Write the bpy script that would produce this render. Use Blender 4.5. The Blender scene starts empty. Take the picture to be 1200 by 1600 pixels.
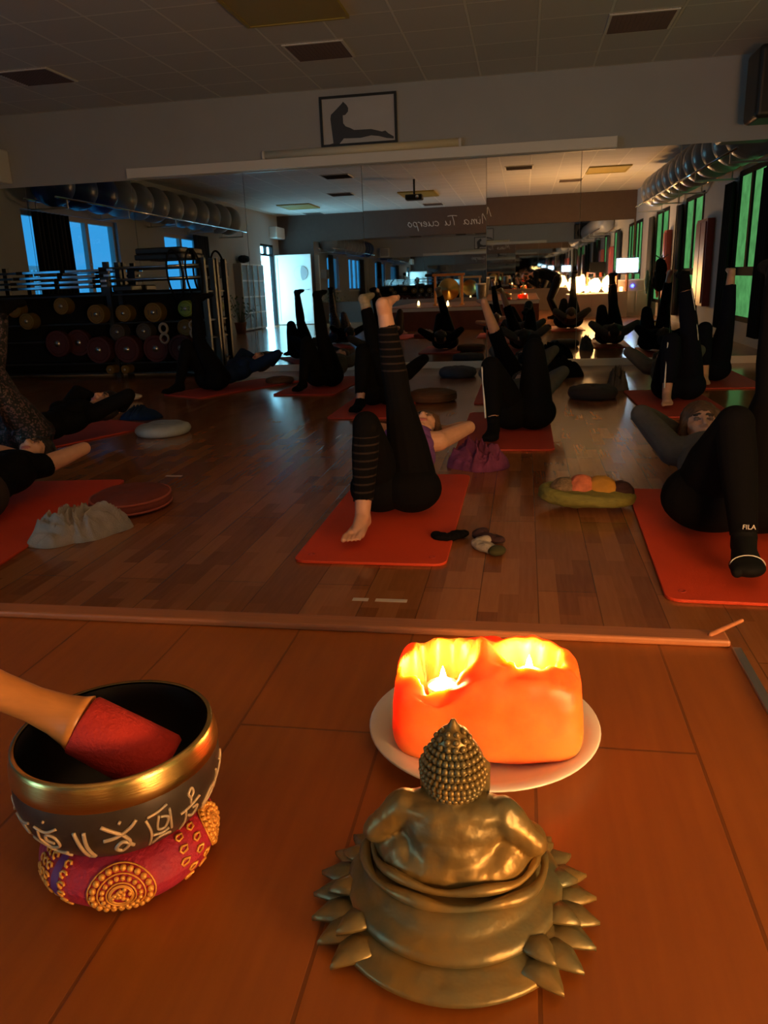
import bpy, bmesh, math, random
import numpy as np
from mathutils import Vector, Matrix, noise

random.seed(7)
S = bpy.context.scene
COL = S.collection

# ------------------------------------------------------------------ camera
cd = bpy.data.cameras.new('camera')
cam = bpy.data.objects.new('camera', cd)
COL.objects.link(cam)
cd.sensor_fit = 'HORIZONTAL'
cd.sensor_width = 36.0
cd.lens = 1215.0 / 1200.0 * 36.0
cd.clip_start = 0.01
cd.clip_end = 100
RX = (0.98464584, 0.01416286, -0.17398847)
RY = (0.17071270, -0.28633176, 0.94279971)
RZ = (-0.03646568, -0.95802585, -0.28435316)
CAMZ = 1.05
cam.matrix_world = Matrix((
    (RX[0], -RX[1], -RX[2], 0.0),
    (RY[0], -RY[1], -RY[2], 0.0),
    (RZ[0], -RZ[1], -RZ[2], CAMZ),
    (0, 0, 0, 1)))
S.camera = cam

# ------------------------------------------------------------------ view, sky, light levels
S.view_settings.view_transform = 'Standard'
S.view_settings.look = 'None'
S.view_settings.gamma = 1.0
S.view_settings.exposure = 1.45
S.view_settings.use_curve_mapping = False
SKY = (0.030, 0.27, 0.62)
SKY_STRENGTH = 0.65
GREEN_PANE = ((0.075, 0.27, 0.080), 0.36)
DOOR_GLOW = ((0.28, 0.75, 1.0), 6.5)
SALT_LAMP = ((1.0, 0.50, 0.16), 42.0)
SCREEN = ((0.55, 0.80, 1.0), 7.0)
TEALIGHT_W = 0.38
TEALIGHT_COL = (1.0, 0.52, 0.16)
w = bpy.data.worlds.new('dusk_sky')
S.world = w
w.use_nodes = True
w.node_tree.nodes['Background'].inputs[0].default_value = (*SKY, 1)
w.node_tree.nodes['Background'].inputs[1].default_value = SKY_STRENGTH
try:
    S.cycles.max_bounces = 14
    S.cycles.glossy_bounces = 8
    S.cycles.diffuse_bounces = 5
    S.cycles.sample_clamp_indirect = 3.0
    S.cycles.use_denoising = True
except Exception:
    pass

# ------------------------------------------------------------------ room measures
XL, XR, YB, YF, ZC = -7.40, 3.05, -4.90, 9.62, 3.17
STAGE_Z, STAGE_X0, STAGE_X1, STAGE_Y = 0.50, -3.3, 0.318, 1.165


# ------------------------------------------------------------------ materials
def mat(name, col, rough=0.6, metal=0.0, var=0.0, scale=8.0, bump=0.0, bscale=60.0, emit=None, estr=0.0, spec=None, sheen=0.0, col2=None, stretch=None):
    m = bpy.data.materials.new(name)
    m.use_nodes = True
    nt = m.node_tree
    b = nt.nodes['Principled BSDF']
    b.inputs['Base Color'].default_value = (*col, 1)
    b.inputs['Roughness'].default_value = rough
    b.inputs['Metallic'].default_value = metal
    if spec is not None:
        b.inputs['Specular IOR Level'].default_value = spec
    if sheen:
        b.inputs['Sheen Weight'].default_value = sheen
    if emit:
        b.inputs['Emission Color'].default_value = (*emit, 1)
        b.inputs['Emission Strength'].default_value = estr
    tc = nt.nodes.new('ShaderNodeTexCoord')
    mp = nt.nodes.new('ShaderNodeMapping')
    nt.links.new(tc.outputs['Object'], mp.inputs['Vector'])
    if stretch:
        mp.inputs['Scale'].default_value = stretch
    if var > 0 or col2:
        n = nt.nodes.new('ShaderNodeTexNoise')
        n.inputs['Scale'].default_value = scale
        n.inputs['Detail'].default_value = 4
        nt.links.new(mp.outputs[0], n.inputs['Vector'])
        r = nt.nodes.new('ShaderNodeValToRGB')
        r.color_ramp.elements[0].position = 0.3
        r.color_ramp.elements[1].position = 0.7
        c2 = col2 or tuple(min(1, c * (1 + var)) for c in col)
        c1 = col if col2 else tuple(c * (1 - var) for c in col)
        r.color_ramp.elements[0].color = (*c1, 1)
        r.color_ramp.elements[1].color = (*c2, 1)
        nt.links.new(n.outputs['Fac'], r.inputs['Fac'])
        nt.links.new(r.outputs[0], b.inputs['Base Color'])
    if bump > 0:
        n2 = nt.nodes.new('ShaderNodeTexNoise')
        n2.inputs['Scale'].default_value = bscale
        n2.inputs['Detail'].default_value = 3
        nt.links.new(mp.outputs[0], n2.inputs['Vector'])
        bp = nt.nodes.new('ShaderNodeBump')
        bp.inputs['Strength'].default_value = bump
        bp.inputs['Distance'].default_value = 0.01
        nt.links.new(n2.outputs['Fac'], bp.inputs['Height'])
        nt.links.new(bp.outputs[0], b.inputs['Normal'])
    return m


def emission(name, col, strength, col2=None, scale=4.0):
    m = bpy.data.materials.new(name)
    m.use_nodes = True
    nt = m.node_tree
    nt.nodes.remove(nt.nodes['Principled BSDF'])
    e = nt.nodes.new('ShaderNodeEmission')
    e.inputs[0].default_value = (*col, 1)
    e.inputs[1].default_value = strength
    nt.links.new(e.outputs[0], nt.nodes['Material Output'].inputs[0])
    if col2:
        tc = nt.nodes.new('ShaderNodeTexCoord')
        n = nt.nodes.new('ShaderNodeTexNoise')
        n.inputs['Scale'].default_value = scale
        n.inputs['Detail'].default_value = 5
        r = nt.nodes.new('ShaderNodeValToRGB')
        r.color_ramp.elements[0].position = 0.35
        r.color_ramp.elements[1].position = 0.65
        r.color_ramp.elements[0].color = (*col, 1)
        r.color_ramp.elements[1].color = (*col2, 1)
        nt.links.new(tc.outputs['Object'], n.inputs['Vector'])
        nt.links.new(n.outputs['Fac'], r.inputs['Fac'])
        nt.links.new(r.outputs[0], e.inputs[0])
    return m


def wood_floor(name, c1, c2, plank_w, plank_l, strip_w, strip_l, rough, offs=(0, 0), seam=0.35, stripfac=0.5):
    """boards that run along Y, each made of short strips"""
    m = bpy.data.materials.new(name)
    m.use_nodes = True
    nt = m.node_tree
    L = nt.links
    b = nt.nodes['Principled BSDF']
    b.inputs['Roughness'].default_value = rough
    b.inputs['Specular IOR Level'].default_value = 0.5
    tc = nt.nodes.new('ShaderNodeTexCoord')
    mp = nt.nodes.new('ShaderNodeMapping')
    mp.inputs['Rotation'].default_value = (0, 0, math.radians(-90))
    mp.inputs['Location'].default_value = (offs[0], offs[1], 0)
    L.new(tc.outputs['Object'], mp.inputs['Vector'])

    def brick(wd, ln, mort, a, bb, off):
        t = nt.nodes.new('ShaderNodeTexBrick')
        t.offset = off
        t.inputs['Scale'].default_value = 1.0
        t.inputs['Brick Width'].default_value = ln
        t.inputs['Row Height'].default_value = wd
        t.inputs['Mortar Size'].default_value = mort
        t.inputs['Mortar Smooth'].default_value = 0.3
        t.inputs['Color1'].default_value = (*a, 1)
        t.inputs['Color2'].default_value = (*bb, 1)
        t.inputs['Mortar'].default_value = (0.3, 0.3, 0.3, 1)
        L.new(mp.outputs[0], t.inputs['Vector'])
        return t
    planks = brick(plank_w, plank_l, 0.0022, (1, 1, 1), (0.80, 0.80, 0.80), 0.37)
    planks.inputs['Mortar'].default_value = (seam, seam, seam, 1)
    strips = brick(strip_w, strip_l, 0.0, (0, 0, 0), (1, 1, 1), 0.43)
    strips.inputs['Mortar'].default_value = (0.5, 0.5, 0.5, 1)
    mp2 = nt.nodes.new('ShaderNodeMapping')
    mp2.inputs['Scale'].default_value = (14, 1.1, 14)
    L.new(tc.outputs['Object'], mp2.inputs['Vector'])
    gr = nt.nodes.new('ShaderNodeTexNoise')
    gr.inputs['Scale'].default_value = 5
    gr.inputs['Detail'].default_value = 6
    L.new(mp2.outputs[0], gr.inputs['Vector'])
    mx = nt.nodes.new('ShaderNodeMath')
    mx.operation = 'MULTIPLY_ADD'
    L.new(strips.outputs['Color'], mx.inputs[0])
    mx.inputs[1].default_value = stripfac
    g2 = nt.nodes.new('ShaderNodeMath')
    g2.operation = 'MULTIPLY'
    L.new(gr.outputs['Fac'], g2.inputs[0])
    g2.inputs[1].default_value = 1.0 - stripfac
    L.new(g2.outputs[0], mx.inputs[2])
    r = nt.nodes.new('ShaderNodeValToRGB')
    r.color_ramp.elements[0].color = (*c1, 1)
    r.color_ramp.elements[1].color = (*c2, 1)
    r.color_ramp.elements[0].position = 0.15
    r.color_ramp.elements[1].position = 0.85
    L.new(mx.outputs[0], r.inputs['Fac'])
    mul = nt.nodes.new('ShaderNodeMixRGB')
    mul.blend_type = 'MULTIPLY'
    mul.inputs[0].default_value = 1.0
    L.new(r.outputs[0], mul.inputs[1])
    L.new(planks.outputs['Color'], mul.inputs[2])
    L.new(mul.outputs[0], b.inputs['Base Color'])
    bp = nt.nodes.new('ShaderNodeBump')
    bp.inputs['Strength'].default_value = 0.25
    bp.inputs['Distance'].default_value = 0.002
    bw = nt.nodes.new('ShaderNodeMath')
    bw.operation = 'SUBTRACT'
    bw.inputs[0].default_value = 1
    L.new(planks.outputs['Fac'], bw.inputs[1])
    L.new(bw.outputs[0], bp.inputs['Height'])
    L.new(bp.outputs[0], b.inputs['Normal'])
    n3 = nt.nodes.new('ShaderNodeTexNoise')
    n3.inputs['Scale'].default_value = 2.5
    n3.inputs['Detail'].default_value = 4
    L.new(tc.outputs['Object'], n3.inputs['Vector'])
    mr = nt.nodes.new('ShaderNodeMapRange')
    mr.inputs['To Min'].default_value = rough - 0.02
    mr.inputs['To Max'].default_value = rough + 0.03
    L.new(n3.outputs['Fac'], mr.inputs['Value'])
    L.new(mr.outputs[0], b.inputs['Roughness'])
    return m


def ceiling_mat():
    m = bpy.data.materials.new('ceiling_tiles')
    m.use_nodes = True
    nt = m.node_tree
    L = nt.links
    b = nt.nodes['Principled BSDF']
    b.inputs['Roughness'].default_value = 0.85
    tc = nt.nodes.new('ShaderNodeTexCoord')
    mp = nt.nodes.new('ShaderNodeMapping')
    mp.inputs['Location'].default_value = (-0.093, 0.0, 0)
    L.new(tc.outputs['Object'], mp.inputs['Vector'])
    t = nt.nodes.new('ShaderNodeTexBrick')
    t.offset = 0.0
    t.inputs['Scale'].default_value = 1.0
    t.inputs['Brick Width'].default_value = 0.6
    t.inputs['Row Height'].default_value = 0.6
    t.inputs['Mortar Size'].default_value = 0.014
    t.inputs['Mortar Smooth'].default_value = 0.2
    t.inputs['Color1'].default_value = (0.63, 0.61, 0.58, 1)
    t.inputs['Color2'].default_value = (0.59, 0.57, 0.54, 1)
    t.inputs['Mortar'].default_value = (0.82, 0.79, 0.73, 1)
    L.new(mp.outputs[0], t.inputs['Vector'])
    L.new(t.outputs['Color'], b.inputs['Base Color'])
    n = nt.nodes.new('ShaderNodeTexNoise')
    n.inputs['Scale'].default_value = 140
    L.new(tc.outputs['Object'], n.inputs['Vector'])
    ad = nt.nodes.new('ShaderNodeMath')
    ad.operation = 'MULTIPLY_ADD'
    L.new(n.outputs['Fac'], ad.inputs[0])
    ad.inputs[1].default_value = 0.12
    L.new(t.outputs['Fac'], ad.inputs[2])
    bp = nt.nodes.new('ShaderNodeBump')
    bp.inputs['Strength'].default_value = 0.9
    bp.inputs['Distance'].default_value = 0.02
    L.new(ad.outputs[0], bp.inputs['Height'])
    L.new(bp.outputs[0], b.inputs['Normal'])
    return m


def glass_mat():
    m = bpy.data.materials.new('window_glass')
    m.use_nodes = True
    nt = m.node_tree
    nt.nodes.remove(nt.nodes['Principled BSDF'])
    t = nt.nodes.new('ShaderNodeBsdfTransparent')
    t.inputs[0].default_value = (0.93, 0.97, 0.97, 1)
    g = nt.nodes.new('ShaderNodeBsdfGlossy')
    g.inputs['Roughness'].default_value = 0.02
    mx = nt.nodes.new('ShaderNodeMixShader')
    mx.inputs[0].default_value = 0.07
    nt.links.new(t.outputs[0], mx.inputs[1])
    nt.links.new(g.outputs[0], mx.inputs[2])
    nt.links.new(mx.outputs[0], nt.nodes['Material Output'].inputs[0])
    return m


def salt_mat():
    m = mat('rock_salt', (0.95, 0.42, 0.17), 0.42, var=0.0)
    b = m.node_tree.nodes['Principled BSDF']
    b.inputs['Subsurface Weight'].default_value = 1.0
    b.inputs['Subsurface Radius'].default_value = (1.0, 0.27, 0.05)
    b.inputs['Subsurface Scale'].default_value = 0.10
    nt = m.node_tree
    tc = nt.nodes.new('ShaderNodeTexCoord')
    n = nt.nodes.new('ShaderNodeTexNoise')
    n.inputs['Scale'].default_value = 14
    n.inputs['Detail'].default_value = 6
    r = nt.nodes.new('ShaderNodeValToRGB')
    r.color_ramp.elements[0].position = 0.30
    r.color_ramp.elements[0].color = (0.78, 0.15, 0.020, 1)
    r.color_ramp.elements[1].position = 0.6
    r.color_ramp.elements[1].color = (0.92, 0.28, 0.06, 1)
    nt.links.new(tc.outputs['Object'], n.inputs['Vector'])
    nt.links.new(n.outputs['Fac'], r.inputs['Fac'])
    nt.links.new(r.outputs[0], b.inputs['Base Color'])
    bp = nt.nodes.new('ShaderNodeBump')
    bp.inputs['Strength'].default_value = 0.25
    bp.inputs['Distance'].default_value = 0.006
    nt.links.new(n.outputs['Fac'], bp.inputs['Height'])
    nt.links.new(bp.outputs[0], b.inputs['Normal'])
    return m


def striped_mat(name, base, stripe, zs, period):
    """horizontal knitted bands across the shins, plain above"""
    m = mat(name, base, 0.9, spec=0.12)
    nt = m.node_tree
    L = nt.links
    b = nt.nodes['Principled BSDF']
    tc = nt.nodes.new('ShaderNodeTexCoord')
    sx = nt.nodes.new('ShaderNodeSeparateXYZ')
    L.new(tc.outputs['Object'], sx.inputs[0])
    mm = nt.nodes.new('ShaderNodeMath')
    mm.operation = 'MULTIPLY'
    mm.inputs[1].default_value = 1.0 / period
    L.new(sx.outputs['Z'], mm.inputs[0])
    fr = nt.nodes.new('ShaderNodeMath')
    fr.operation = 'FRACT'
    L.new(mm.outputs[0], fr.inputs[0])
    gt = nt.nodes.new('ShaderNodeMath')
    gt.operation = 'GREATER_THAN'
    gt.inputs[1].default_value = 0.76
    L.new(fr.outputs[0], gt.inputs[0])
    last = None
    for lo, hi in zs:
        a = nt.nodes.new('ShaderNodeMath'); a.operation = 'GREATER_THAN'; a.inputs[1].default_value = lo
        c = nt.nodes.new('ShaderNodeMath'); c.operation = 'LESS_THAN'; c.inputs[1].default_value = hi
        L.new(sx.outputs['Z'], a.inputs[0]); L.new(sx.outputs['Z'], c.inputs[0])
        p = nt.nodes.new('ShaderNodeMath'); p.operation = 'MULTIPLY'
        L.new(a.outputs[0], p.inputs[0]); L.new(c.outputs[0], p.inputs[1])
        if last is None:
            last = p
        else:
            q = nt.nodes.new('ShaderNodeMath'); q.operation = 'MAXIMUM'
            L.new(last.outputs[0], q.inputs[0]); L.new(p.outputs[0], q.inputs[1]); last = q
    f = nt.nodes.new('ShaderNodeMath'); f.operation = 'MULTIPLY'
    L.new(last.outputs[0], f.inputs[0]); L.new(gt.outputs[0], f.inputs[1])
    mx = nt.nodes.new('ShaderNodeMixRGB')
    L.new(f.outputs[0], mx.inputs[0])
    mx.inputs[1].default_value = (*base, 1)
    mx.inputs[2].default_value = (*stripe, 1)
    L.new(mx.outputs[0], b.inputs['Base Color'])
    return m


def sparkle_mat(name, base, spark):
    m = mat(name, base, 0.6)
    nt = m.node_tree
    L = nt.links
    b = nt.nodes['Principled BSDF']
    tc = nt.nodes.new('ShaderNodeTexCoord')
    v = nt.nodes.new('ShaderNodeTexVoronoi')
    v.inputs['Scale'].default_value = 95
    L.new(tc.outputs['Object'], v.inputs['Vector'])
    sx = nt.nodes.new('ShaderNodeSeparateXYZ')
    L.new(v.outputs['Color'], sx.inputs[0])
    g = nt.nodes.new('ShaderNodeMath'); g.operation = 'GREATER_THAN'; g.inputs[1].default_value = 0.68
    L.new(sx.outputs[0], g.inputs[0])
    mx = nt.nodes.new('ShaderNodeMixRGB')
    L.new(g.outputs[0], mx.inputs[0])
    mx.inputs[1].default_value = (*base, 1)
    mx.inputs[2].default_value = (*spark, 1)
    L.new(mx.outputs[0], b.inputs['Base Color'])
    mr = nt.nodes.new('ShaderNodeMapRange')
    mr.inputs['To Min'].default_value = 0.75
    mr.inputs['To Max'].default_value = 0.25
    L.new(g.outputs[0], mr.inputs['Value'])
    L.new(mr.outputs[0], b.inputs['Roughness'])
    return m


M = {}
M['wall'] = mat('wall_paint', (0.40, 0.40, 0.40), 0.8, var=0.04, scale=1.5)
M['wall_dark'] = mat('dark_brown_paint', (0.085, 0.055, 0.045), 0.75, var=0.05)
M['ceiling'] = ceiling_mat()
M['floor'] = wood_floor('laminate_floor', (0.24, 0.075, 0.024), (0.46, 0.175, 0.060), 0.197, 1.28, 0.0657, 0.36, 0.17, (0.0, 0.06), 0.45, 0.55)
M['stage'] = wood_floor('stage_boards', (0.27, 0.070, 0.008), (0.42, 0.120, 0.014), 0.19, 1.2, 0.19, 1.2, 0.36, (0.35, 0.02), 0.55, 0.35)
M['stage_front'] = mat('stage_fascia', (0.20, 0.055, 0.03), 0.5, var=0.1)
M['nosing'] = mat('nosing_wood', (0.36, 0.13, 0.05), 0.35, var=0.1, stretch=(1, 20, 20))
M['mirror'] = mat('mirror_silver', (0.80, 0.82, 0.82), 0.012, 1.0)
M['white'] = mat('white_paint', (0.78, 0.75, 0.70), 0.5)
M['white_trim'] = mat('white_lacquer', (0.80, 0.76, 0.70), 0.45)
M['black'] = mat('black_plastic', (0.012, 0.012, 0.013), 0.45)
M['black_rubber'] = mat('black_rubber', (0.005, 0.005, 0.0055), 0.75, spec=0.2)
M['chrome'] = mat('chrome', (0.75, 0.77, 0.8), 0.12, 1.0)
M['steel'] = mat('brushed_steel', (0.55, 0.55, 0.56), 0.3, 1.0)
M['ball_grey'] = mat('silver_ball_vinyl', (0.26, 0.26, 0.27), 0.30)
M['ball_blue'] = mat('blue_ball_vinyl', (0.015, 0.04, 0.16), 0.30)
M['mat_red'] = mat('red_foam', (0.72, 0.060, 0.014), 0.62, var=0.06, scale=4, bump=0.25, bscale=260)
M['mat_dark'] = mat('dark_red_foam', (0.50, 0.045, 0.022), 0.65, var=0.06, scale=4, bump=0.2, bscale=260)
M['glass'] = glass_mat()
M['green_pane'] = emission('frosted_green_pane', GREEN_PANE[0], GREEN_PANE[1], tuple(min(1, c * 1.5) for c in GREEN_PANE[0]), 6.0)
M['door_glow'] = emission('doorway_glow', *DOOR_GLOW)
M['curtain'] = mat('dark_curtain', (0.015, 0.013, 0.014), 0.9)
M['curtain_blue'] = mat('grey_blue_curtain', (0.05, 0.055, 0.065), 0.9)
M['frame_wood'] = mat('window_frame_paint', (0.42, 0.36, 0.32), 0.5)
M['frame_dark'] = mat('dark_window_frame', (0.012, 0.012, 0.013), 0.8, spec=0.05)
M['red_wood'] = mat('red_lacquer', (0.33, 0.06, 0.045), 0.4, var=0.08)
M['skin'] = mat('skin', (0.62, 0.33, 0.22), 0.5, var=0.05, scale=25)
M['lips'] = mat('lip_skin', (0.45, 0.13, 0.11), 0.45)
M['brow'] = mat('brow_hair', (0.05, 0.03, 0.02), 0.8)
M['eye'] = mat('eye_shadowed_lid', (0.20, 0.11, 0.08), 0.4)
M['hair_brown'] = mat('brown_hair', (0.10, 0.045, 0.02), 0.55, var=0.4, scale=30, stretch=(1, 6, 1))
M['hair_dark'] = mat('dark_hair', (0.018, 0.012, 0.010), 0.5, var=0.3, scale=30, stretch=(1, 6, 1))
M['black_cloth'] = mat('black_knit', (0.0045, 0.0040, 0.0045), 0.9, spec=0.12, bump=0.15, bscale=300)
M['navy_cloth'] = mat('navy_knit', (0.004, 0.005, 0.011), 0.9, spec=0.12)
M['blue_cloth'] = mat('blue_cotton', (0.008, 0.022, 0.065), 0.9, spec=0.15)
M['grey_cloth'] = mat('grey_fleece', (0.085, 0.078, 0.072), 0.9, var=0.1, scale=30, bump=0.2, bscale=150)
M['greybrown_cloth'] = mat('grey_brown_leggings', (0.055, 0.036, 0.027), 0.9, spec=0.15)
M['purple_cloth'] = mat('purple_jersey', (0.17, 0.055, 0.24), 0.8, var=0.08, scale=20)
M['plum_cloth'] = mat('plum_fleece', (0.16, 0.03, 0.10), 0.9, var=0.25, scale=14, bump=0.3, bscale=120)
M['towel'] = mat('grey_towelling', (0.44, 0.37, 0.31), 0.95, var=0.12, scale=25, bump=0.5, bscale=220)
M['beige_knit'] = mat('beige_knit', (0.50, 0.40, 0.28), 0.9, var=0.2, scale=40)
M['stripes'] = striped_mat('ribbed_black_leggings', (0.0045, 0.004, 0.0045), (0.032, 0.022, 0.020), [(0.10, 0.40), (0.62, 0.90)], 0.031)
M['sparkle'] = sparkle_mat('sequined_black_leggings', (0.008, 0.006, 0.007), (0.13, 0.075, 0.08))
M['brass'] = mat('aged_brass', (0.30, 0.165, 0.030), 0.42, 0.5, bump=0.22, bscale=45, col2=(0.125, 0.125, 0.065), scale=22, var=0.1)
M['rim_brass'] = mat('polished_brass', (0.62, 0.42, 0.14), 0.27, 1.0, bump=0.06, bscale=60, stretch=(1, 1, 14))
M['bowl_dark'] = mat('blackened_bronze', (0.045, 0.034, 0.028), 0.42, 0.5, col2=(0.085, 0.065, 0.050), scale=18, var=0.1)
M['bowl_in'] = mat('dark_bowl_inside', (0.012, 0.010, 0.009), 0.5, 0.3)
M['engraved'] = mat('engraved_brass', (0.70, 0.48, 0.25), 0.5, 0.2, col2=(0.42, 0.36, 0.28), scale=22, var=0.1)
M['brocade'] = mat('crimson_brocade', (0.50, 0.012, 0.022), 0.65, col2=(0.30, 0.016, 0.060), scale=26, var=0.1, bump=0.3, bscale=200)
M['gold_thread'] = mat('gold_thread', (0.80, 0.38, 0.07), 0.45, 0.35, bump=0.4, bscale=5.0)
M['violet_thread'] = mat('violet_brocade', (0.17, 0.03, 0.20), 0.6)
M['mallet_wood'] = mat('turned_wood', (0.56, 0.22, 0.050), 0.38, var=0.12, scale=10, stretch=(1, 9, 9))
M['red_suede'] = mat('red_suede', (0.55, 0.028, 0.018), 0.8, var=0.12, scale=16, bump=0.3, bscale=260)
M['salt'] = salt_mat()
M['plate'] = mat('white_glazed_china', (0.80, 0.70, 0.60), 0.22)
M['wax'] = mat('tealight_wax', (0.95, 0.85, 0.65), 0.4, emit=(1.0, 0.62, 0.22), estr=3.0)
M['cup'] = mat('tealight_foil', (0.8, 0.8, 0.78), 0.25, 1.0)
M['flame'] = emission('candle_flame', (1.0, 0.62, 0.2), 60.0)
M['lamp_salt'] = emission('lit_salt_rock', SALT_LAMP[0], SALT_LAMP[1])
M['screen'] = emission('lit_screen', *SCREEN)
M['blue_led'] = emission('blue_led', (0.03, 0.05, 1.0), 8.0)
M['cabinet'] = mat('pale_grey_laminate', (0.38, 0.36, 0.36), 0.5)
M['counter'] = mat('pale_counter', (0.50, 0.44, 0.40), 0.5)
M['vent_in'] = mat('vent_shadow_brown', (0.10, 0.065, 0.055), 0.6)
M['olive'] = mat('yellowed_diffuser', (0.40, 0.29, 0.045), 0.5)
M['paper'] = mat('pale_print', (0.50, 0.49, 0.50), 0.6, var=0.03)
M['print_ink'] = mat('print_ink', (0.045, 0.050, 0.065), 0.6)
M['plate_red'] = mat('red_rubber_plate', (0.055, 0.006, 0.005), 0.7)
M['plate_yellow'] = mat('yellow_rubber_plate', (0.15, 0.088, 0.010), 0.65)
M['plate_grey'] = mat('grey_rubber_plate', (0.045, 0.038, 0.033), 0.7)
M['plate_white'] = mat('pale_plate', (0.26, 0.23, 0.19), 0.6)
M['lime'] = mat('lime_plate', (0.20, 0.28, 0.02), 0.5)
M['cush_red'] = mat('dark_red_cushion', (0.20, 0.035, 0.020), 0.8, var=0.15, scale=12)
M['cush_brown'] = mat('brown_cushion', (0.13, 0.055, 0.025), 0.85, var=0.15, scale=12)
M['cush_blue'] = mat('pale_blue_cushion', (0.30, 0.33, 0.36), 0.85, var=0.1, scale=12)
M['cush_navy'] = mat('slate_cushion', (0.05, 0.055, 0.08), 0.85, var=0.1, scale=12)
M['cush_dark'] = mat('dark_cushion', (0.045, 0.032, 0.03), 0.8, var=0.1, scale=12)
M['cush_side'] = mat('salmon_piping', (0.45, 0.10, 0.06), 0.8)
M['bag_green'] = mat('olive_green_cotton', (0.19, 0.17, 0.035), 0.85, var=0.2, scale=10, stretch=(2, 8, 8))
M['bag_pink'] = mat('coral_print_cotton', (0.62, 0.17, 0.08), 0.85, var=0.3, scale=24)
M['bag_orange'] = mat('ochre_cotton', (0.50, 0.24, 0.03), 0.85, var=0.2, scale=14)
M['bag_knit'] = mat('grey_brown_knit', (0.20, 0.13, 0.07), 0.9, var=0.45, scale=60, bump=0.5, bscale=150)
M['bag_dark'] = mat('maroon_cotton', (0.045, 0.014, 0.016), 0.85)
M['tape'] = mat('white_tape', (0.62, 0.52, 0.45), 0.6)
M['leaf'] = mat('leaf_green', (0.03, 0.07, 0.02), 0.5)
M['pot'] = mat('clay_pot', (0.25, 0.10, 0.05), 0.7)
M['gong'] = mat('gong_bronze', (0.55, 0.36, 0.10), 0.3, 1.0)
M['teal_cloth'] = mat('teal_cloth', (0.15, 0.35, 0.33), 0.8)
M['orange_cloth'] = mat('orange_cloth', (0.75, 0.14, 0.05), 0.8)
M['skin_dim'] = M['skin']


# ------------------------------------------------------------------ mesh helpers
WL = {}


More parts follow.
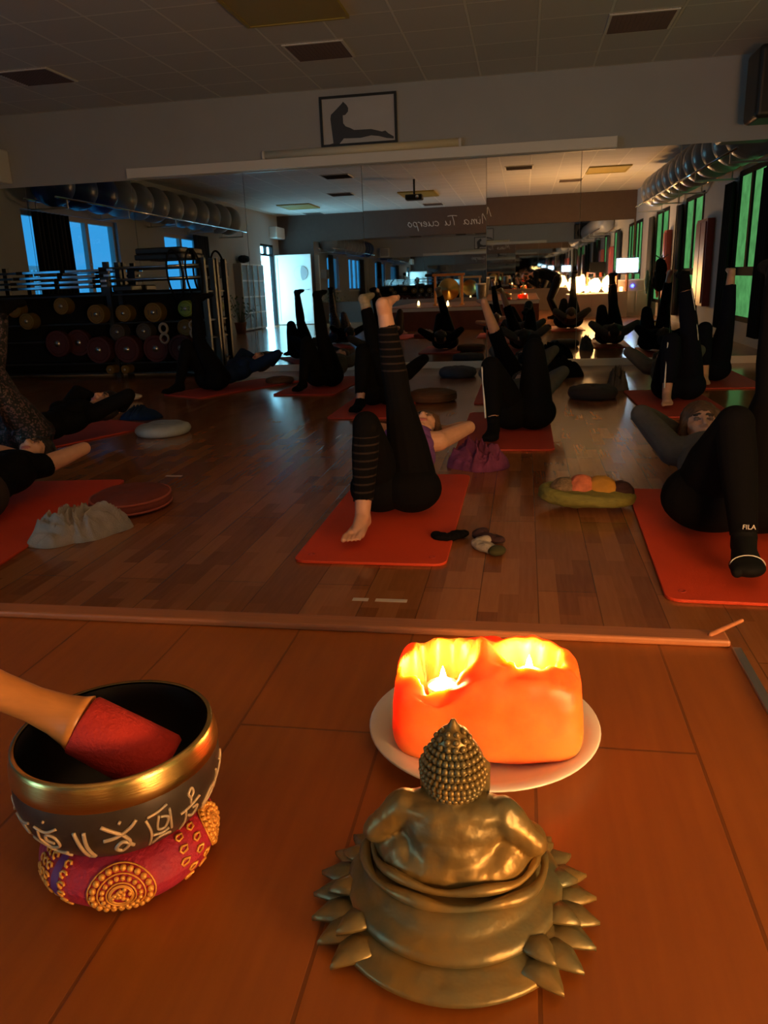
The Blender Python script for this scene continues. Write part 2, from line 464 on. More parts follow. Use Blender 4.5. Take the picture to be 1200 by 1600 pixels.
class MB:
    def __init__(self):
        self.v = []
        self.f = []

    def add(self, vs, fs):
        o = len(self.v)
        self.v.extend([tuple(p) for p in vs])
        self.f.extend([tuple(i + o for i in q) for q in fs])

    def box(self, c, s, rot=None):
        c = Vector(c)
        hx, hy, hz = s[0] / 2, s[1] / 2, s[2] / 2
        vs = [Vector((x, y, z)) for x in (-hx, hx) for y in (-hy, hy) for z in (-hz, hz)]
        if rot is not None:
            vs = [rot @ q for q in vs]
        vs = [q + c for q in vs]
        self.add(vs, [(0, 1, 3, 2), (4, 6, 7, 5), (0, 4, 5, 1), (2, 3, 7, 6), (0, 2, 6, 4), (1, 5, 7, 3)])
        return self

    def b2(self, a, b):
        return self.box([(a[i] + b[i]) / 2 for i in range(3)], [abs(b[i] - a[i]) for i in range(3)])

    def cap(self, p0, r0, p1, r1, nu=14, nv=10):
        p0, p1 = Vector(p0), Vector(p1)
        ax = (p1 - p0)
        if ax.length < 1e-6:
            ax = Vector((0, 0, 1))
        ax.normalize()
        t = ax.orthogonal().normalized()
        b = ax.cross(t)
        vs, fs = [p0 - ax * r0], []
        half = nv // 2
        lats = [(-math.pi / 2 + math.pi * i / nv) for i in range(1, half + 1)]
        rows = [(p0, r0, a) for a in lats] + [(p1, r1, -a) for a in reversed(lats)]
        for (c, r, a) in rows:
            for j in range(nu):
                th = 2 * math.pi * j / nu
                vs.append(c + ax * (r * math.sin(a)) + (t * math.cos(th) + b * math.sin(th)) * (r * math.cos(a)))
        vs.append(p1 + ax * r1)
        n = len(rows)
        for j in range(nu):
            fs.append((0, 1 + (j + 1) % nu, 1 + j))
        for i in range(n - 1):
            for j in range(nu):
                a = 1 + i * nu + j
                bq = 1 + i * nu + (j + 1) % nu
                fs.append((a, bq, bq + nu, a + nu))
        last = len(vs) - 1
        for j in range(nu):
            fs.append((last, 1 + (n - 1) * nu + j, 1 + (n - 1) * nu + (j + 1) % nu))
        self.add(vs, fs)
        return self

    def ell(self, c, axes, nu=20, nv=14):
        """axes: 3 vectors (semi-axes)"""
        c = Vector(c)
        A = [Vector(a) for a in axes]
        vs = [c - A[2]]
        for i in range(1, nv):
            la = -math.pi / 2 + math.pi * i / nv
            for j in range(nu):
                th = 2 * math.pi * j / nu
                vs.append(c + A[0] * (math.cos(la) * math.cos(th)) + A[1] * (math.cos(la) * math.sin(th)) + A[2] * math.sin(la))
        vs.append(c + A[2])
        fs = []
        flip = A[0].cross(A[1]).dot(A[2]) < 0
        for j in range(nu):
            fs.append((0, 1 + (j + 1) % nu, 1 + j))
        for i in range(nv - 2):
            for j in range(nu):
                a = 1 + i * nu + j
                b = 1 + i * nu + (j + 1) % nu
                fs.append((a, b, b + nu, a + nu))
        last = len(vs) - 1
        for j in range(nu):
            fs.append((last, 1 + (nv - 2) * nu + j, 1 + (nv - 2) * nu + (j + 1) % nu))
        if flip:
            fs = [tuple(reversed(q)) for q in fs]
        self.add(vs, fs)
        return self

    def sph(self, c, rx, ry=None, rz=None, nu=20, nv=14):
        ry = rx if ry is None else ry
        rz = rx if rz is None else rz
        return self.ell(c, [(rx, 0, 0), (0, ry, 0), (0, 0, rz)], nu, nv)

    def cyl(self, p0, p1, r0, r1=None, n=24, caps=True):
        r1 = r0 if r1 is None else r1
        p0, p1 = Vector(p0), Vector(p1)
        ax = (p1 - p0).normalized()
        t = ax.orthogonal().normalized()
        b = ax.cross(t)
        vs = []
        for c, r in ((p0, r0), (p1, r1)):
            for j in range(n):
                th = 2 * math.pi * j / n
                vs.append(c + (t * math.cos(th) + b * math.sin(th)) * r)
        fs = [(j, (j + 1) % n, n + (j + 1) % n, n + j) for j in range(n)]
        if caps:
            fs.append(tuple(reversed(range(n))))
            fs.append(tuple(range(n, 2 * n)))
        self.add(vs, fs)
        return self

    def tube(self, pts, r, n=8, closed=False):
        pts = [Vector(p) for p in pts]
        rs = r if isinstance(r, (list, tuple)) else [r] * len(pts)
        k = len(pts)
        vs, fs = [], []
        up = None
        for i, p in enumerate(pts):
            if closed:
                d = pts[(i + 1) % k] - pts[i - 1]
            else:
                d = pts[min(i + 1, k - 1)] - pts[max(i - 1, 0)]
            if d.length < 1e-9:
                d = Vector((0, 0, 1))
            d.normalize()
            if up is None:
                up = d.orthogonal().normalized()
            up = (up - d * up.dot(d))
            if up.length < 1e-6:
                up = d.orthogonal()
            up.normalize()
            s = d.cross(up)
            for j in range(n):
                th = 2 * math.pi * j / n
                vs.append(p + (up * math.cos(th) + s * math.sin(th)) * rs[i])
        m = k if closed else k - 1
        for i in range(m):
            for j in range(n):
                a = i * n + j
                b = i * n + (j + 1) % n
                a2 = ((i + 1) % k) * n + j
                b2 = ((i + 1) % k) * n + (j + 1) % n
                fs.append((a, b, b2, a2))
        if not closed:
            fs.append(tuple(reversed(range(n))))
            fs.append(tuple(range((k - 1) * n, k * n)))
        self.add(vs, fs)
        return self

    def lathe(self, prof, c=(0, 0, 0), n=48, sx=1.0, sy=1.0):
        """prof: list of (r, z) going outside bottom to top; closed on axis when r == 0"""
        c = Vector(c)
        vs, fs = [], []
        idx = []
        for r, z in prof:
            if r < 1e-7:
                idx.append([len(vs)])
                vs.append(c + Vector((0, 0, z)))
            else:
                row = []
                for j in range(n):
                    th = 2 * math.pi * j / n
                    row.append(len(vs))
                    vs.append(c + Vector((r * sx * math.cos(th), r * sy * math.sin(th), z)))
                idx.append(row)
        for a, b in zip(idx[:-1], idx[1:]):
            for j in range(n):
                j2 = (j + 1) % n
                if len(a) == 1 and len(b) == 1:
                    continue
                if len(a) == 1:
                    fs.append((a[0], b[j2], b[j]))
                elif len(b) == 1:
                    fs.append((a[j], a[j2], b[0]))
                else:
                    fs.append((a[j], a[j2], b[j2], b[j]))
        self.add(vs, fs)
        return self

    def prism(self, poly, o, u, vv, nrm, depth):
        """polygon in plane (o,u,v) extruded along nrm"""
        o, u, vv, nrm = Vector(o), Vector(u), Vector(vv), Vector(nrm)
        k = len(poly)
        vs = [o + u * a + vv * b for a, b in poly] + [o + u * a + vv * b + nrm * depth for a, b in poly]
        fs = [tuple(reversed(range(k))), tuple(range(k, 2 * k))]
        fs += [(i, (i + 1) % k, k + (i + 1) % k, k + i) for i in range(k)]
        self.add(vs, fs)
        return self

    def build(self, name, m, parent=None, smooth=False, bevel=0.0, seg=2):
        off = WL.get(parent.name, Vector((0, 0, 0))) if parent is not None else Vector((0, 0, 0))
        me = bpy.data.meshes.new(name)
        me.from_pydata([(p[0] - off.x, p[1] - off.y, p[2] - off.z) for p in self.v], [], self.f)
        me.validate()
        bm = bmesh.new()
        bm.from_mesh(me)
        bmesh.ops.recalc_face_normals(bm, faces=bm.faces)
        if bevel > 0:
            es = [e for e in bm.edges if len(e.link_faces) == 2 and e.calc_face_angle(0) > 0.6]
            bmesh.ops.bevel(bm, geom=es, offset=bevel, segments=seg, affect='EDGES', profile=0.5)
        bm.to_mesh(me)
        bm.free()
        return link_mesh(name, me, m, parent, smooth)


def link_mesh(name, me, m, parent=None, smooth=False):
    if m is not None:
        me.materials.append(m)
    if smooth:
        me.polygons.foreach_set('use_smooth', [True] * len(me.polygons))
    o = bpy.data.objects.new(name, me)
    COL.objects.link(o)
    if parent is not None:
        o.parent = parent
        WL[o.name] = WL.get(parent.name, Vector((0, 0, 0))).copy()
    return o


def tag(o, label, cat, group=None, kind=None):
    o['label'] = label
    o['category'] = cat
    if group:
        o['group'] = group
    if kind:
        o['kind'] = kind
    return o


def thing(name, label, cat, loc=(0, 0, 0), group=None, kind=None):
    o = bpy.data.objects.new(name, None)
    o.empty_display_size = 0.05
    COL.objects.link(o)
    o.location = loc
    WL[o.name] = Vector(loc)
    return tag(o, label, cat, group, kind)


def dup(root, loc, label, group=None):
    c = root.copy()
    COL.objects.link(c)
    c.location = loc
    WL[c.name] = Vector(loc)
    c['label'] = label
    if group:
        c['group'] = group
    for ch in list(root.children):
        d = ch.copy()
        COL.objects.link(d)
        d.parent = c
        for g in list(ch.children):
            e = g.copy()
            COL.objects.link(e)
            e.parent = d
    return c


def struct(o, label=None, cat=None):
    o['kind'] = 'structure'
    if label:
        o['label'] = label
        o['category'] = cat or 'structure'
    return o


def recenter(o):
    """move a top-level mesh's origin to the middle of its base"""
    me = o.data
    n = len(me.vertices)
    co = np.empty(n * 3)
    me.vertices.foreach_get('co', co)
    co = co.reshape(-1, 3)
    c = np.array([(co[:, 0].min() + co[:, 0].max()) / 2, (co[:, 1].min() + co[:, 1].max()) / 2, co[:, 2].min()])
    me.vertices.foreach_set('co', (co - c).ravel())
    me.update()
    o.location = c
    WL[o.name] = Vector(c)
    return o


def voxel(mb, size, smooth_iter=6, factor=0.5):
    me = bpy.data.meshes.new('tmp')
    me.from_pydata(mb.v, [], mb.f)
    o = bpy.data.objects.new('tmp', me)
    COL.objects.link(o)
    r = o.modifiers.new('r', 'REMESH')
    r.mode = 'VOXEL'
    r.voxel_size = size
    if smooth_iter:
        s = o.modifiers.new('s', 'SMOOTH')
        s.factor = factor
        s.iterations = smooth_iter
    dg = bpy.context.evaluated_depsgraph_get()
    ev = o.evaluated_get(dg)
    out = bpy.data.meshes.new_from_object(ev)
    bpy.data.objects.remove(o)
    bpy.data.meshes.remove(me)
    return out


def co_of(me):
    a = np.empty(len(me.vertices) * 3)
    me.vertices.foreach_get('co', a)
    return a.reshape(-1, 3)


def displace(me, amp, scale, seed=0.0):
    for v in me.vertices:
        p = v.co * scale + Vector((seed, seed * 1.7, -seed))
        v.co += v.normal * (noise.noise(p) * amp + noise.noise(p * 2.3) * amp * 0.5)
    me.update()


def shift_mesh(me, off):
    a = co_of(me) - np.array(off)
    me.vertices.foreach_set('co', a.ravel())
    me.update()


def catmull(pts, n=6):
    P = [Vector(p) for p in pts]
    if len(P) < 3:
        return P
    out = []
    for i in range(len(P) - 1):
        p0, p1, p2, p3 = P[max(i - 1, 0)], P[i], P[i + 1], P[min(i + 2, len(P) - 1)]
        for k in range(n):
            t = k / n
            out.append(0.5 * ((2 * p1) + (p2 - p0) * t + (2 * p0 - 5 * p1 + 4 * p2 - p3) * t * t + (3 * p1 - p0 - 3 * p2 + p3) * t ** 3))
    out.append(P[-1])
    return out


def text_mesh(name, s, size, m, parent, loc, rot, extrude=0.001, shear=0.0, align='CENTER'):
    cu = bpy.data.curves.new(name, 'FONT')
    cu.body = s
    cu.size = size
    cu.extrude = extrude
    cu.shear = shear
    cu.align_x = align
    cu.align_y = 'CENTER'
    o = bpy.data.objects.new(name, cu)
    COL.objects.link(o)
    dg = bpy.context.evaluated_depsgraph_get()
    me = bpy.data.meshes.new_from_object(o.evaluated_get(dg))
    bpy.data.objects.remove(o)
    off = WL.get(parent.name, Vector((0, 0, 0))) if parent is not None else Vector((0, 0, 0))
    me.transform(Matrix.Translation(Vector(loc) - off) @ rot)
    me.materials.clear()
    return link_mesh(name, me, m, parent)


ORD = ['first', 'second', 'third', 'fourth', 'fifth', 'sixth', 'seventh', 'eighth', 'ninth', 'tenth', 'eleventh', 'twelfth', 'thirteenth', 'fourteenth']

# ================================================================== SETTING
struct(MB().b2((XL - 0.2, YB - 0.2, -0.1), (XR + 0.2, YF + 0.2, 0)).build('floor', M['floor']), 'glossy brown laminate floor of the studio', 'floor')
struct(MB().b2((XL - 0.2, YB - 0.2, ZC), (XR + 0.2, YF + 0.2, ZC + 0.1)).build('ceiling', M['ceiling']), 'white tiled suspended ceiling', 'ceiling')
struct(MB().b2((XL - 0.2, YF, 0), (XR + 0.2, YF + 0.15, ZC)).build('wall_front', M['wall']), 'grey wall above the mirrors', 'wall')
struct(MB().b2((XL - 0.2, YB - 0.15, 0), (XR + 0.2, YB, ZC)).build('wall_back', M['wall_dark']), 'dark brown back wall with handwriting', 'wall')


def wall_x(name, x0, x1, holes, m):
    """side wall with rectangular openings (y0,y1,z0,z1) sorted by y"""
    mb = MB()
    y = YB
    for (a, b, c, d) in sorted(holes):
        mb.b2((x0, y, 0), (x1, a, ZC))
        if c > 0.001:
            mb.b2((x0, a, 0), (x1, b, c))
        mb.b2((x0, a, d), (x1, b, ZC))
        y = b
    mb.b2((x0, y, 0), (x1, YF, ZC))
    return mb.build(name, m)


LWIN = [(1.2, 3.1, 0.95, 2.25), (5.05, 7.95, 0.95, 2.30)]
LDOOR = (-4.35, -3.15, 0.0, 2.32)
RWIN = [(-4.75, -3.45, 0.30, 2.33), (-1.15, 0.55, 0.30, 2.33), (2.40, 4.00, 0.30, 2.33), (6.35, 7.75, 0.30, 2.36)]
struct(wall_x('wall_left', XL - 0.2, XL, LWIN + [LDOOR], M['wall']), 'grey left wall with windows and a door', 'wall')
struct(wall_x('wall_right', XR, XR + 0.2, RWIN, M['wall']), 'grey right wall with tall green windows', 'wall')
struct(MB().b2((XL, YF - 0.035, 0), (XR, YF, 0.085)).build('baseboard_front', M['white_trim'], bevel=0.004), 'white skirting strip under the mirrors', 'baseboard')

# left windows
for k, (a, b, c, d) in enumerate(LWIN):
    o = thing('window_%d' % (k + 1), ['left wall window showing blue dusk sky, third from the door side', 'left wall window nearest the mirror with blue dusk sky'][k] if k else 'left wall window between door and dumbbell rack, blue sky', 'window', (XL - 0.1, (a + b) / 2, c), kind='structure')
    f = MB()
    x0, x1 = XL - 0.14, XL - 0.06
    t = 0.075
    f.b2((x0, a, c), (x1, a + t, d)).b2((x0, b - t, c), (x1, b, d)).b2((x0, a + t, c), (x1, b - t, c + t)).b2((x0, a + t, d - t), (x1, b - t, d))
    n = 3 if k else 2
    for q in range(1, n):
        ym = a + (b - a) * q / n
        f.b2((x0, ym - 0.05, c + t), (x1, ym + 0.05, d - t))
    f.build('window_frame', M['frame_wood'], o)
    MB().b2((XL - 0.105, a + t, c + t), (XL - 0.100, b - t, d - t)).build('pane', M['glass'], o)
    MB().b2((XL - 0.18, a - 0.05, c - 0.04), (XL + 0.06, b + 0.05, c)).build('sill', M['white_trim'], o)
    h = MB()
    for q in range(1, n):
        ym = a + (b - a) * q / n
        h.cap((XL - 0.04, ym, 1.55), 0.012, (XL - 0.04, ym + 0.11, 1.55), 0.010)
        h.cyl((XL - 0.06, ym, 1.55), (XL - 0.035, ym, 1.55), 0.014)
    h.build('handle', M['steel'], o, True)

# the terrace fence outside the left window
fe = thing('fence', 'white picket balustrade outside the left window', 'fence', (-10.2, 6.0, 0))
mb = MB()
for i in range(66):
    mb.b2((-10.22, 2.0 + i * 0.15, 0.9), (-10.19, 2.0 + i * 0.15 + 0.05, 1.62))
mb.build('pickets', M['white'], fe)
MB().b2((-10.25, 2, 1.60), (-10.15, 11.9, 1.68)).b2((-10.25, 2, 1.25), (-10.15, 11.9, 1.29)).build('rail', M['white'], fe)
MB().b2((-10.28, 2, -0.1), (-10.12, 11.9, 0.92)).build('low_wall', M['white'], fe)

# right windows
for k, (a, b, c, d) in enumerate(RWIN):
    o = thing('window_%d' % (k + 3), 'tall right wall window with green frosted panes, %s from the mirror' % ['fourth', 'third', 'second', 'first'][k], 'window', (XR + 0.1, (a + b) / 2, c), kind='structure')
    f = MB()
    x0, x1 = XR - 0.015, XR + 0.06
    t = 0.07
    f.b2((x0, a, c), (x1, a + t, d)).b2((x0, b - t, c), (x1, b, d)).b2((x0, a + t, c), (x1, b - t, c + t)).b2((x0, a + t, d - t), (x1, b - t, d))
    f.b2((x0, a + t, 0.93), (x1, b - t, 1.05))
    ym = (a + b) / 2
    f.b2((x0, ym - 0.05, 1.05), (x1, ym + 0.05, d - t))
    f.build('window_frame', M['frame_dark'], o)
    MB().b2((XR + 0.015, a + t, c + t), (XR + 0.020, b - t, d - t)).build('pane', M['green_pane'], o)


def curtain(name, label, x, y0, y1, z0, z1, m, waves=7, amp=0.035, group=None):
    n = waves * 8
    mb = MB()
    vs, fs = [], []
    for i in range(n + 1):
        t = i / n
        y = y0 + (y1 - y0) * t
        dx = amp * math.sin(t * waves * 2 * math.pi) + 0.008 * math.sin(t * 31)
        for z, k in ((z0, 1.25), (0.5 * (z0 + z1), 1.0), (z1, 0.75)):
            vs.append((x + dx * k, y, z))
    for i in range(n):
        for j in range(2):
            a = i * 3 + j
            fs.append((a, a + 3, a + 4, a + 1))
    mb.add(vs, fs)
    o = mb.build(name, m, None, True)
    s = o.modifiers.new('s', 'SOLIDIFY')
    s.thickness = 0.006
    recenter(o)
    return tag(o, label, 'curtain', group)


curtain('curtain', 'dark curtain over the left wall window nearest the mirror', XL + 0.10, 6.85, 7.82, 0.5, 2.27, M['curtain'], 8)
curtain('curtain', 'grey curtain at the mid left window, beside its bright panes', XL + 0.10, 1.0, 1.78, 0.4, 2.27, M['curtain_blue'], 6)
curtain('curtain', 'dark curtain left of the right wall window nearest the mirror', XR - 0.065, 5.78, 6.33, 0.15, 2.24, M['curtain'], 5)
curtain('curtain', 'dark curtain at the far edge of right wall window nearest the mirror', XR - 0.065, 7.80, 8.25, 0.15, 2.24, M['curtain'], 5)
curtain('curtain', 'dark curtain between the second right window and the red panel', XR - 0.065, 1.80, 2.36, 0.15, 2.24, M['curtain_blue'], 5)
curtain('curtain', 'dark curtain behind the monitor desk at third right window', XR - 0.065, -1.80, -1.20, 0.15, 2.24, M['curtain_blue'], 5)

# left door: bright opening, open leaf
dr = thing('door_1', 'bright door opening in the left wall with transom light', 'door', (XL, -3.75, 0), kind='structure')
a, b, c, d = LDOOR
MB().b2((XL - 0.12, a, 0), (XL - 0.02, a + 0.06, d)).b2((XL - 0.12, b - 0.06, 0), (XL - 0.02, b, d)).b2((XL - 0.12, a, d - 0.06), (XL - 0.02, b, d)).b2((XL - 0.12, a, 2.0), (XL - 0.02, b, 2.06)).b2((XL - 0.12, (a + b) / 2 - 0.03, 2.06), (XL - 0.02, (a + b) / 2 + 0.03, d)).build('door_frame', M['frame_dark'], dr)
MB().b2((XL - 0.16, a, 0.0), (XL - 0.15, b, d)).build('pane', M['door_glow'], dr)  # glowing sheet added across the open doorway for the bright light outside
lf = thing('door_2', 'white open door leaf with round crescent window', 'door', (XL, -4.38, 0), kind='structure')
leaf = MB()
leaf.b2((XL + 0.02, -4.42, 0.02), (XL + 1.12, -4.38, 2.03))
leaf.build('door_leaf', M['white'], lf, bevel=0.004)
MB().b2((XL + 0.02, -4.38, 0.02), (XL + 0.09, -4.36, 2.03)).b2((XL + 1.05, -4.38, 0.02), (XL + 1.12, -4.36, 2.03)).b2((XL + 0.09, -4.38, 1.96), (XL + 1.05, -4.36, 2.03)).b2((XL + 0.09, -4.38, 0.02), (XL + 1.05, -4.36, 0.12)).build('door_frame', M['white_trim'], lf)
MB().cyl((XL + 0.80, -4.38, 1.50), (XL + 0.80, -4.362, 1.50), 0.21, n=40).build('round_window', M['cabinet'], lf)
cres = MB()
poly = []
for i in range(25):
    th = math.pi / 2 + math.pi * i / 24
    poly.append((0.205 * math.cos(th), 0.205 * math.sin(th)))
for i in range(25):
    th = 1.5 * math.pi - math.pi * i / 24
    poly.append((0.205 * 0.25 + 0.06 * math.cos(th), 0.205 * math.sin(th)))
cres.prism(poly, (XL + 0.80, -4.362, 1.50), (1, 0, 0), (0, 0, 1), (0, 1, 0), 0.004)
cres.build('crescent', M['white'], lf)
MB().cyl((XL + 1.02, -4.38, 1.02), (XL + 1.02, -4.33, 1.02), 0.012).cap((XL + 1.02, -4.33, 1.02), 0.011, (XL + 0.91, -4.33, 1.02), 0.011).build('handle', M['steel'], lf, True)

# mirrors on the front wall
seams = [XL + 0.01, -6.2, -4.77, -3.33, -1.886, -0.444, 0.602, 1.65, XR - 0.01]
tilt = [0.0045, 0.0045, 0.0045, 0.0045, 0.0040, -0.0022, -0.0022, -0.0020]
mlab = ['wall mirror panel at the left corner behind the barbells', 'wall mirror panel behind the weight rack plates', 'wall mirror panel reflecting the grey lockers', 'wall mirror panel reflecting the white open door',
        'wall mirror panel reflecting the handwriting, under the framed picture', 'wall mirror panel reflecting the photographer', 'wall mirror panel reflecting the salt lamps and monitor', 'wall mirror panel at the right corner reflecting green windows']
for i in range(8):
    x0, x1 = seams[i] + 0.003, seams[i + 1] - 0.003
    zm = (0.085 + 2.345) / 2
    dz = (2.345 - 0.085) / 2
    a = tilt[i]
    yf = YF - 0.022
    mb = MB()
    vs = []
    for x in (x0, x1):
        for (z, s) in ((zm - dz, -1), (zm + dz, 1)):
            y = yf + a * s * dz
            vs += [(x, y, z), (x, YF - 0.003 + 0, z)]
    mb.add(vs, [(0, 4, 6, 2), (1, 3, 7, 5), (0, 2, 3, 1), (4, 5, 7, 6), (0, 1, 5, 4), (2, 6, 7, 3)])
    o = mb.build('mirror_panel', M['mirror'])
    recenter(o)
    tag(o, mlab[i], 'mirror', 'mirror panels on the front wall')
# mirror on the back wall above the stage
o = MB().b2((-6.3, YB + 0.002, STAGE_Z + 0.12), (XR - 0.05, YB + 0.02, 2.40)).build('back_mirror', M['mirror'])
recenter(o)
tag(o, 'wide mirror on the dark back wall above the stage', 'mirror')

# stage
st = struct(MB().b2((STAGE_X0, YB, 0), (STAGE_X1, STAGE_Y, STAGE_Z)).build('floor_stage', M['stage']), 'raised wooden stage the camera stands over', 'stage')
struct(MB().b2((STAGE_X0, STAGE_Y - 0.028, STAGE_Z), (STAGE_X1 - 0.004, STAGE_Y + 0.012, STAGE_Z + 0.012)).build('trim_1', M['nosing'], bevel=0.004), 'orange-brown wooden nosing along the stage front edge', 'trim')
struct(MB().b2((STAGE_X1 - 0.004, YB, STAGE_Z - 0.02), (STAGE_X1 + 0.010, STAGE_Y - 0.03, STAGE_Z + 0.004)).build('trim_2', M['steel'], bevel=0.002), 'steel edge strip on the right end of the stage', 'trim')
struct(MB().b2((STAGE_X0, STAGE_Y, 0), (STAGE_X1, STAGE_Y + 0.01, STAGE_Z - 0.02)).build('trim_3', M['stage_front']), 'red-brown fascia board of the stage front', 'trim')
struct(MB().b2((STAGE_X0, STAGE_Y + 0.010, STAGE_Z - 0.075), (STAGE_X1, STAGE_Y + 0.018, STAGE_Z - 0.0)).build('trim_4', M['white_trim']), 'pale band along the top of the stage front', 'trim')
# lifted splinter of the nosing at the corner
struct(MB().cap((STAGE_X1 - 0.03, STAGE_Y - 0.01, STAGE_Z + 0.013), 0.004, (STAGE_X1 + 0.022, STAGE_Y + 0.022, STAGE_Z + 0.024), 0.003).build('trim_5', M['nosing']), 'lifted end of the nosing at the stage corner', 'trim')

# handwriting on the back wall
sg = thing('wall_lettering', 'white handwritten words across the dark back wall', 'lettering', (-2.0, YB, 2.7))
LET = {
    'M': [[(0, 0), (0.15, 1.0), (0.35, 0.25), (0.6, 1.05), (0.75, 0.0)]],
    'i': [[(0, 0.5), (0.08, 0.0), (0.25, 0.15)], [(0.05, 0.68), (0.07, 0.72)]],
    'm': [[(0, 0.5), (0.02, 0), (0.05, 0.35), (0.18, 0.5), (0.24, 0.3), (0.24, 0), (0.28, 0.35), (0.4, 0.5), (0.46, 0.3), (0.48, 0.0), (0.6, 0.1)]],
    'a': [[(0.4, 0.42), (0.2, 0.5), (0.02, 0.25), (0.15, 0.0), (0.36, 0.2), (0.4, 0.48), (0.42, 0.05), (0.55, 0.1)]],
    'T': [[(-0.1, 0.95), (0.3, 1.0), (0.75, 0.95)], [(0.33, 0.98), (0.28, 0.4), (0.3, 0.0)]],
    'u': [[(0, 0.48), (0.03, 0.1), (0.2, 0.0), (0.35, 0.2), (0.4, 0.48), (0.4, 0.05), (0.52, 0.08)]],
    'c': [[(0.36, 0.4), (0.2, 0.5), (0.02, 0.25), (0.15, 0.0), (0.4, 0.1)]],
    'e': [[(0.04, 0.22), (0.3, 0.3), (0.22, 0.5), (0.03, 0.3), (0.12, 0.0), (0.4, 0.1)]],
    'r': [[(0, 0.48), (0.05, 0.0), (0.08, 0.3), (0.25, 0.5), (0.34, 0.42)]],
    'p': [[(0.05, 0.48), (0.0, -0.45), (0.06, 0.35), (0.25, 0.5), (0.36, 0.25), (0.2, 0.0), (0.07, 0.08)]],
    'o': [[(0.2, 0.5), (0.02, 0.25), (0.18, 0.0), (0.36, 0.25), (0.2, 0.5), (0.3, 0.45)]],
}
WID = {'M': 0.85, 'i': 0.25, 'm': 0.62, 'a': 0.55, 'T': 0.55, 'u': 0.52, 'c': 0.42, 'e': 0.42, 'r': 0.36, 'p': 0.42, 'o': 0.45, ' ': 0.4}
# read from inside the room, facing the back wall: left is +x
cx_ = 0.0
HS = 0.26
for ch in 'Mima Tu cuerpo':
    if ch != ' ':
        mb = MB()
        for stroke in LET[ch]:
            pts = [Vector((-0.98 - (cx_ + a + 0.15 * b) * HS * 1.25, YB + 0.008, 2.66 + b * HS)) for a, b in stroke]
            mb.tube(catmull(pts, 5), 0.007, 5)
        mb.build('letter', M['white'], sg, True)
    cx_ += WID[ch] + 0.06

# ceiling vents (600 mm tiles)
v = thing('ceiling_vent', 'square brown ceiling grille nearest the framed picture', 'vent', (-1.947, 8.1, ZC), 'ceiling grilles')
mb = MB()
mb.b2((-2.235, 7.81, ZC - 0.006), (-1.66, 8.39, ZC - 0.002))
mb.build('backing', M['vent_in'], v)
mb = MB()
cx0, cy0 = -1.947, 8.1
mb.b2((cx0 - 0.29, cy0 - 0.29, ZC - 0.014), (cx0 + 0.29, cy0 - 0.265, ZC - 0.001)).b2((cx0 - 0.29, cy0 + 0.265, ZC - 0.014), (cx0 + 0.29, cy0 + 0.29, ZC - 0.001))
mb.b2((cx0 - 0.29, cy0 - 0.265, ZC - 0.014), (cx0 - 0.265, cy0 + 0.265, ZC - 0.001)).b2((cx0 + 0.265, cy0 - 0.265, ZC - 0.014), (cx0 + 0.29, cy0 + 0.265, ZC - 0.001))
mb.build('frame', M['white_trim'], v)
mb = MB()
for i in range(14):
    yy = cy0 - 0.25 + i * 0.0385
    mb.box((cx0, yy, ZC - 0.012), (0.53, 0.004, 0.016), Matrix.Rotation(0.6, 3, 'X'))
for i in range(14):
    xx = cx0 - 0.25 + i * 0.0385
    mb.box((xx, cy0, ZC - 0.010), (0.004, 0.53, 0.012))
mb.build('slat', M['vent_in'], v)
for x, y, lab in [(-4.907, 8.1, 'square brown ceiling grille at the upper left'), (0.973, 8.1, 'square brown ceiling grille at the upper right'),
                  (-3.747, 2.7, 'ceiling grille behind the camera, seen in the mirror left of seam'), (-4.347, -0.3, 'ceiling grille mirrored below another, left of the first seam'),
                  (-6.147, -4.5, 'rearmost ceiling grille above the white open door'), (-2.547, -3.9, 'ceiling grille mirrored close above the handwriting'),
                  (-0.147, 1.5, 'ceiling grille mirrored right of the middle seam'), (1.053, -1.5, 'ceiling grille mirrored above the salt lamps')]:
    dup(v, (x, y, ZC), lab)
lt = thing('ceiling_light', 'unlit yellowed ceiling light panel above the framed picture', 'ceiling light', (-1.9, 6.6, ZC), 'unlit ceiling light panels')
MB().b2((-2.32, 6.03, ZC - 0.020), (-1.48, 7.17, ZC - 0.004)).build('diffuser', M['olive'], lt)
MB().b2((-2.34, 6.01, ZC - 0.028), (-2.31, 7.19, ZC - 0.001)).b2((-1.49, 6.01, ZC - 0.028), (-1.46, 7.19, ZC - 0.001)).b2((-2.31, 6.01, ZC - 0.028), (-1.49, 6.035, ZC - 0.001)).b2((-2.31, 7.165, ZC - 0.028), (-1.49, 7.19, ZC - 0.001)).build('frame', M['olive'], lt)
for x, y, lab in [(-2.6, -1.2, 'yellowed ceiling light panel mirrored below the hanging projector'), (1.75, 0.3, 'pale ceiling light panel mirrored near the right ball row'), (-6.0, -2.4, 'dim ceiling light panel mirrored near the left ball row')]:
    dup(lt, (x, y, ZC), lab)

# hanging projector
pj = thing('ceiling_projector', 'small projector hanging from the ceiling, seen in the mirror', 'projector', (-2.35, 1.5, ZC))
MB().cyl((-2.35, 1.5, ZC), (-2.35, 1.5, ZC - 0.30), 0.022).build('pole', M['black'], pj, True)
MB().b2((-2.53, 1.36, ZC - 0.42), (-2.17, 1.64, ZC - 0.31)).build('body', M['black'], pj, bevel=0.02)
MB().cyl((-2.27, 1.64, ZC - 0.365), (-2.27, 1.67, ZC - 0.365), 0.035).build('lens', M['chrome'], pj, True)

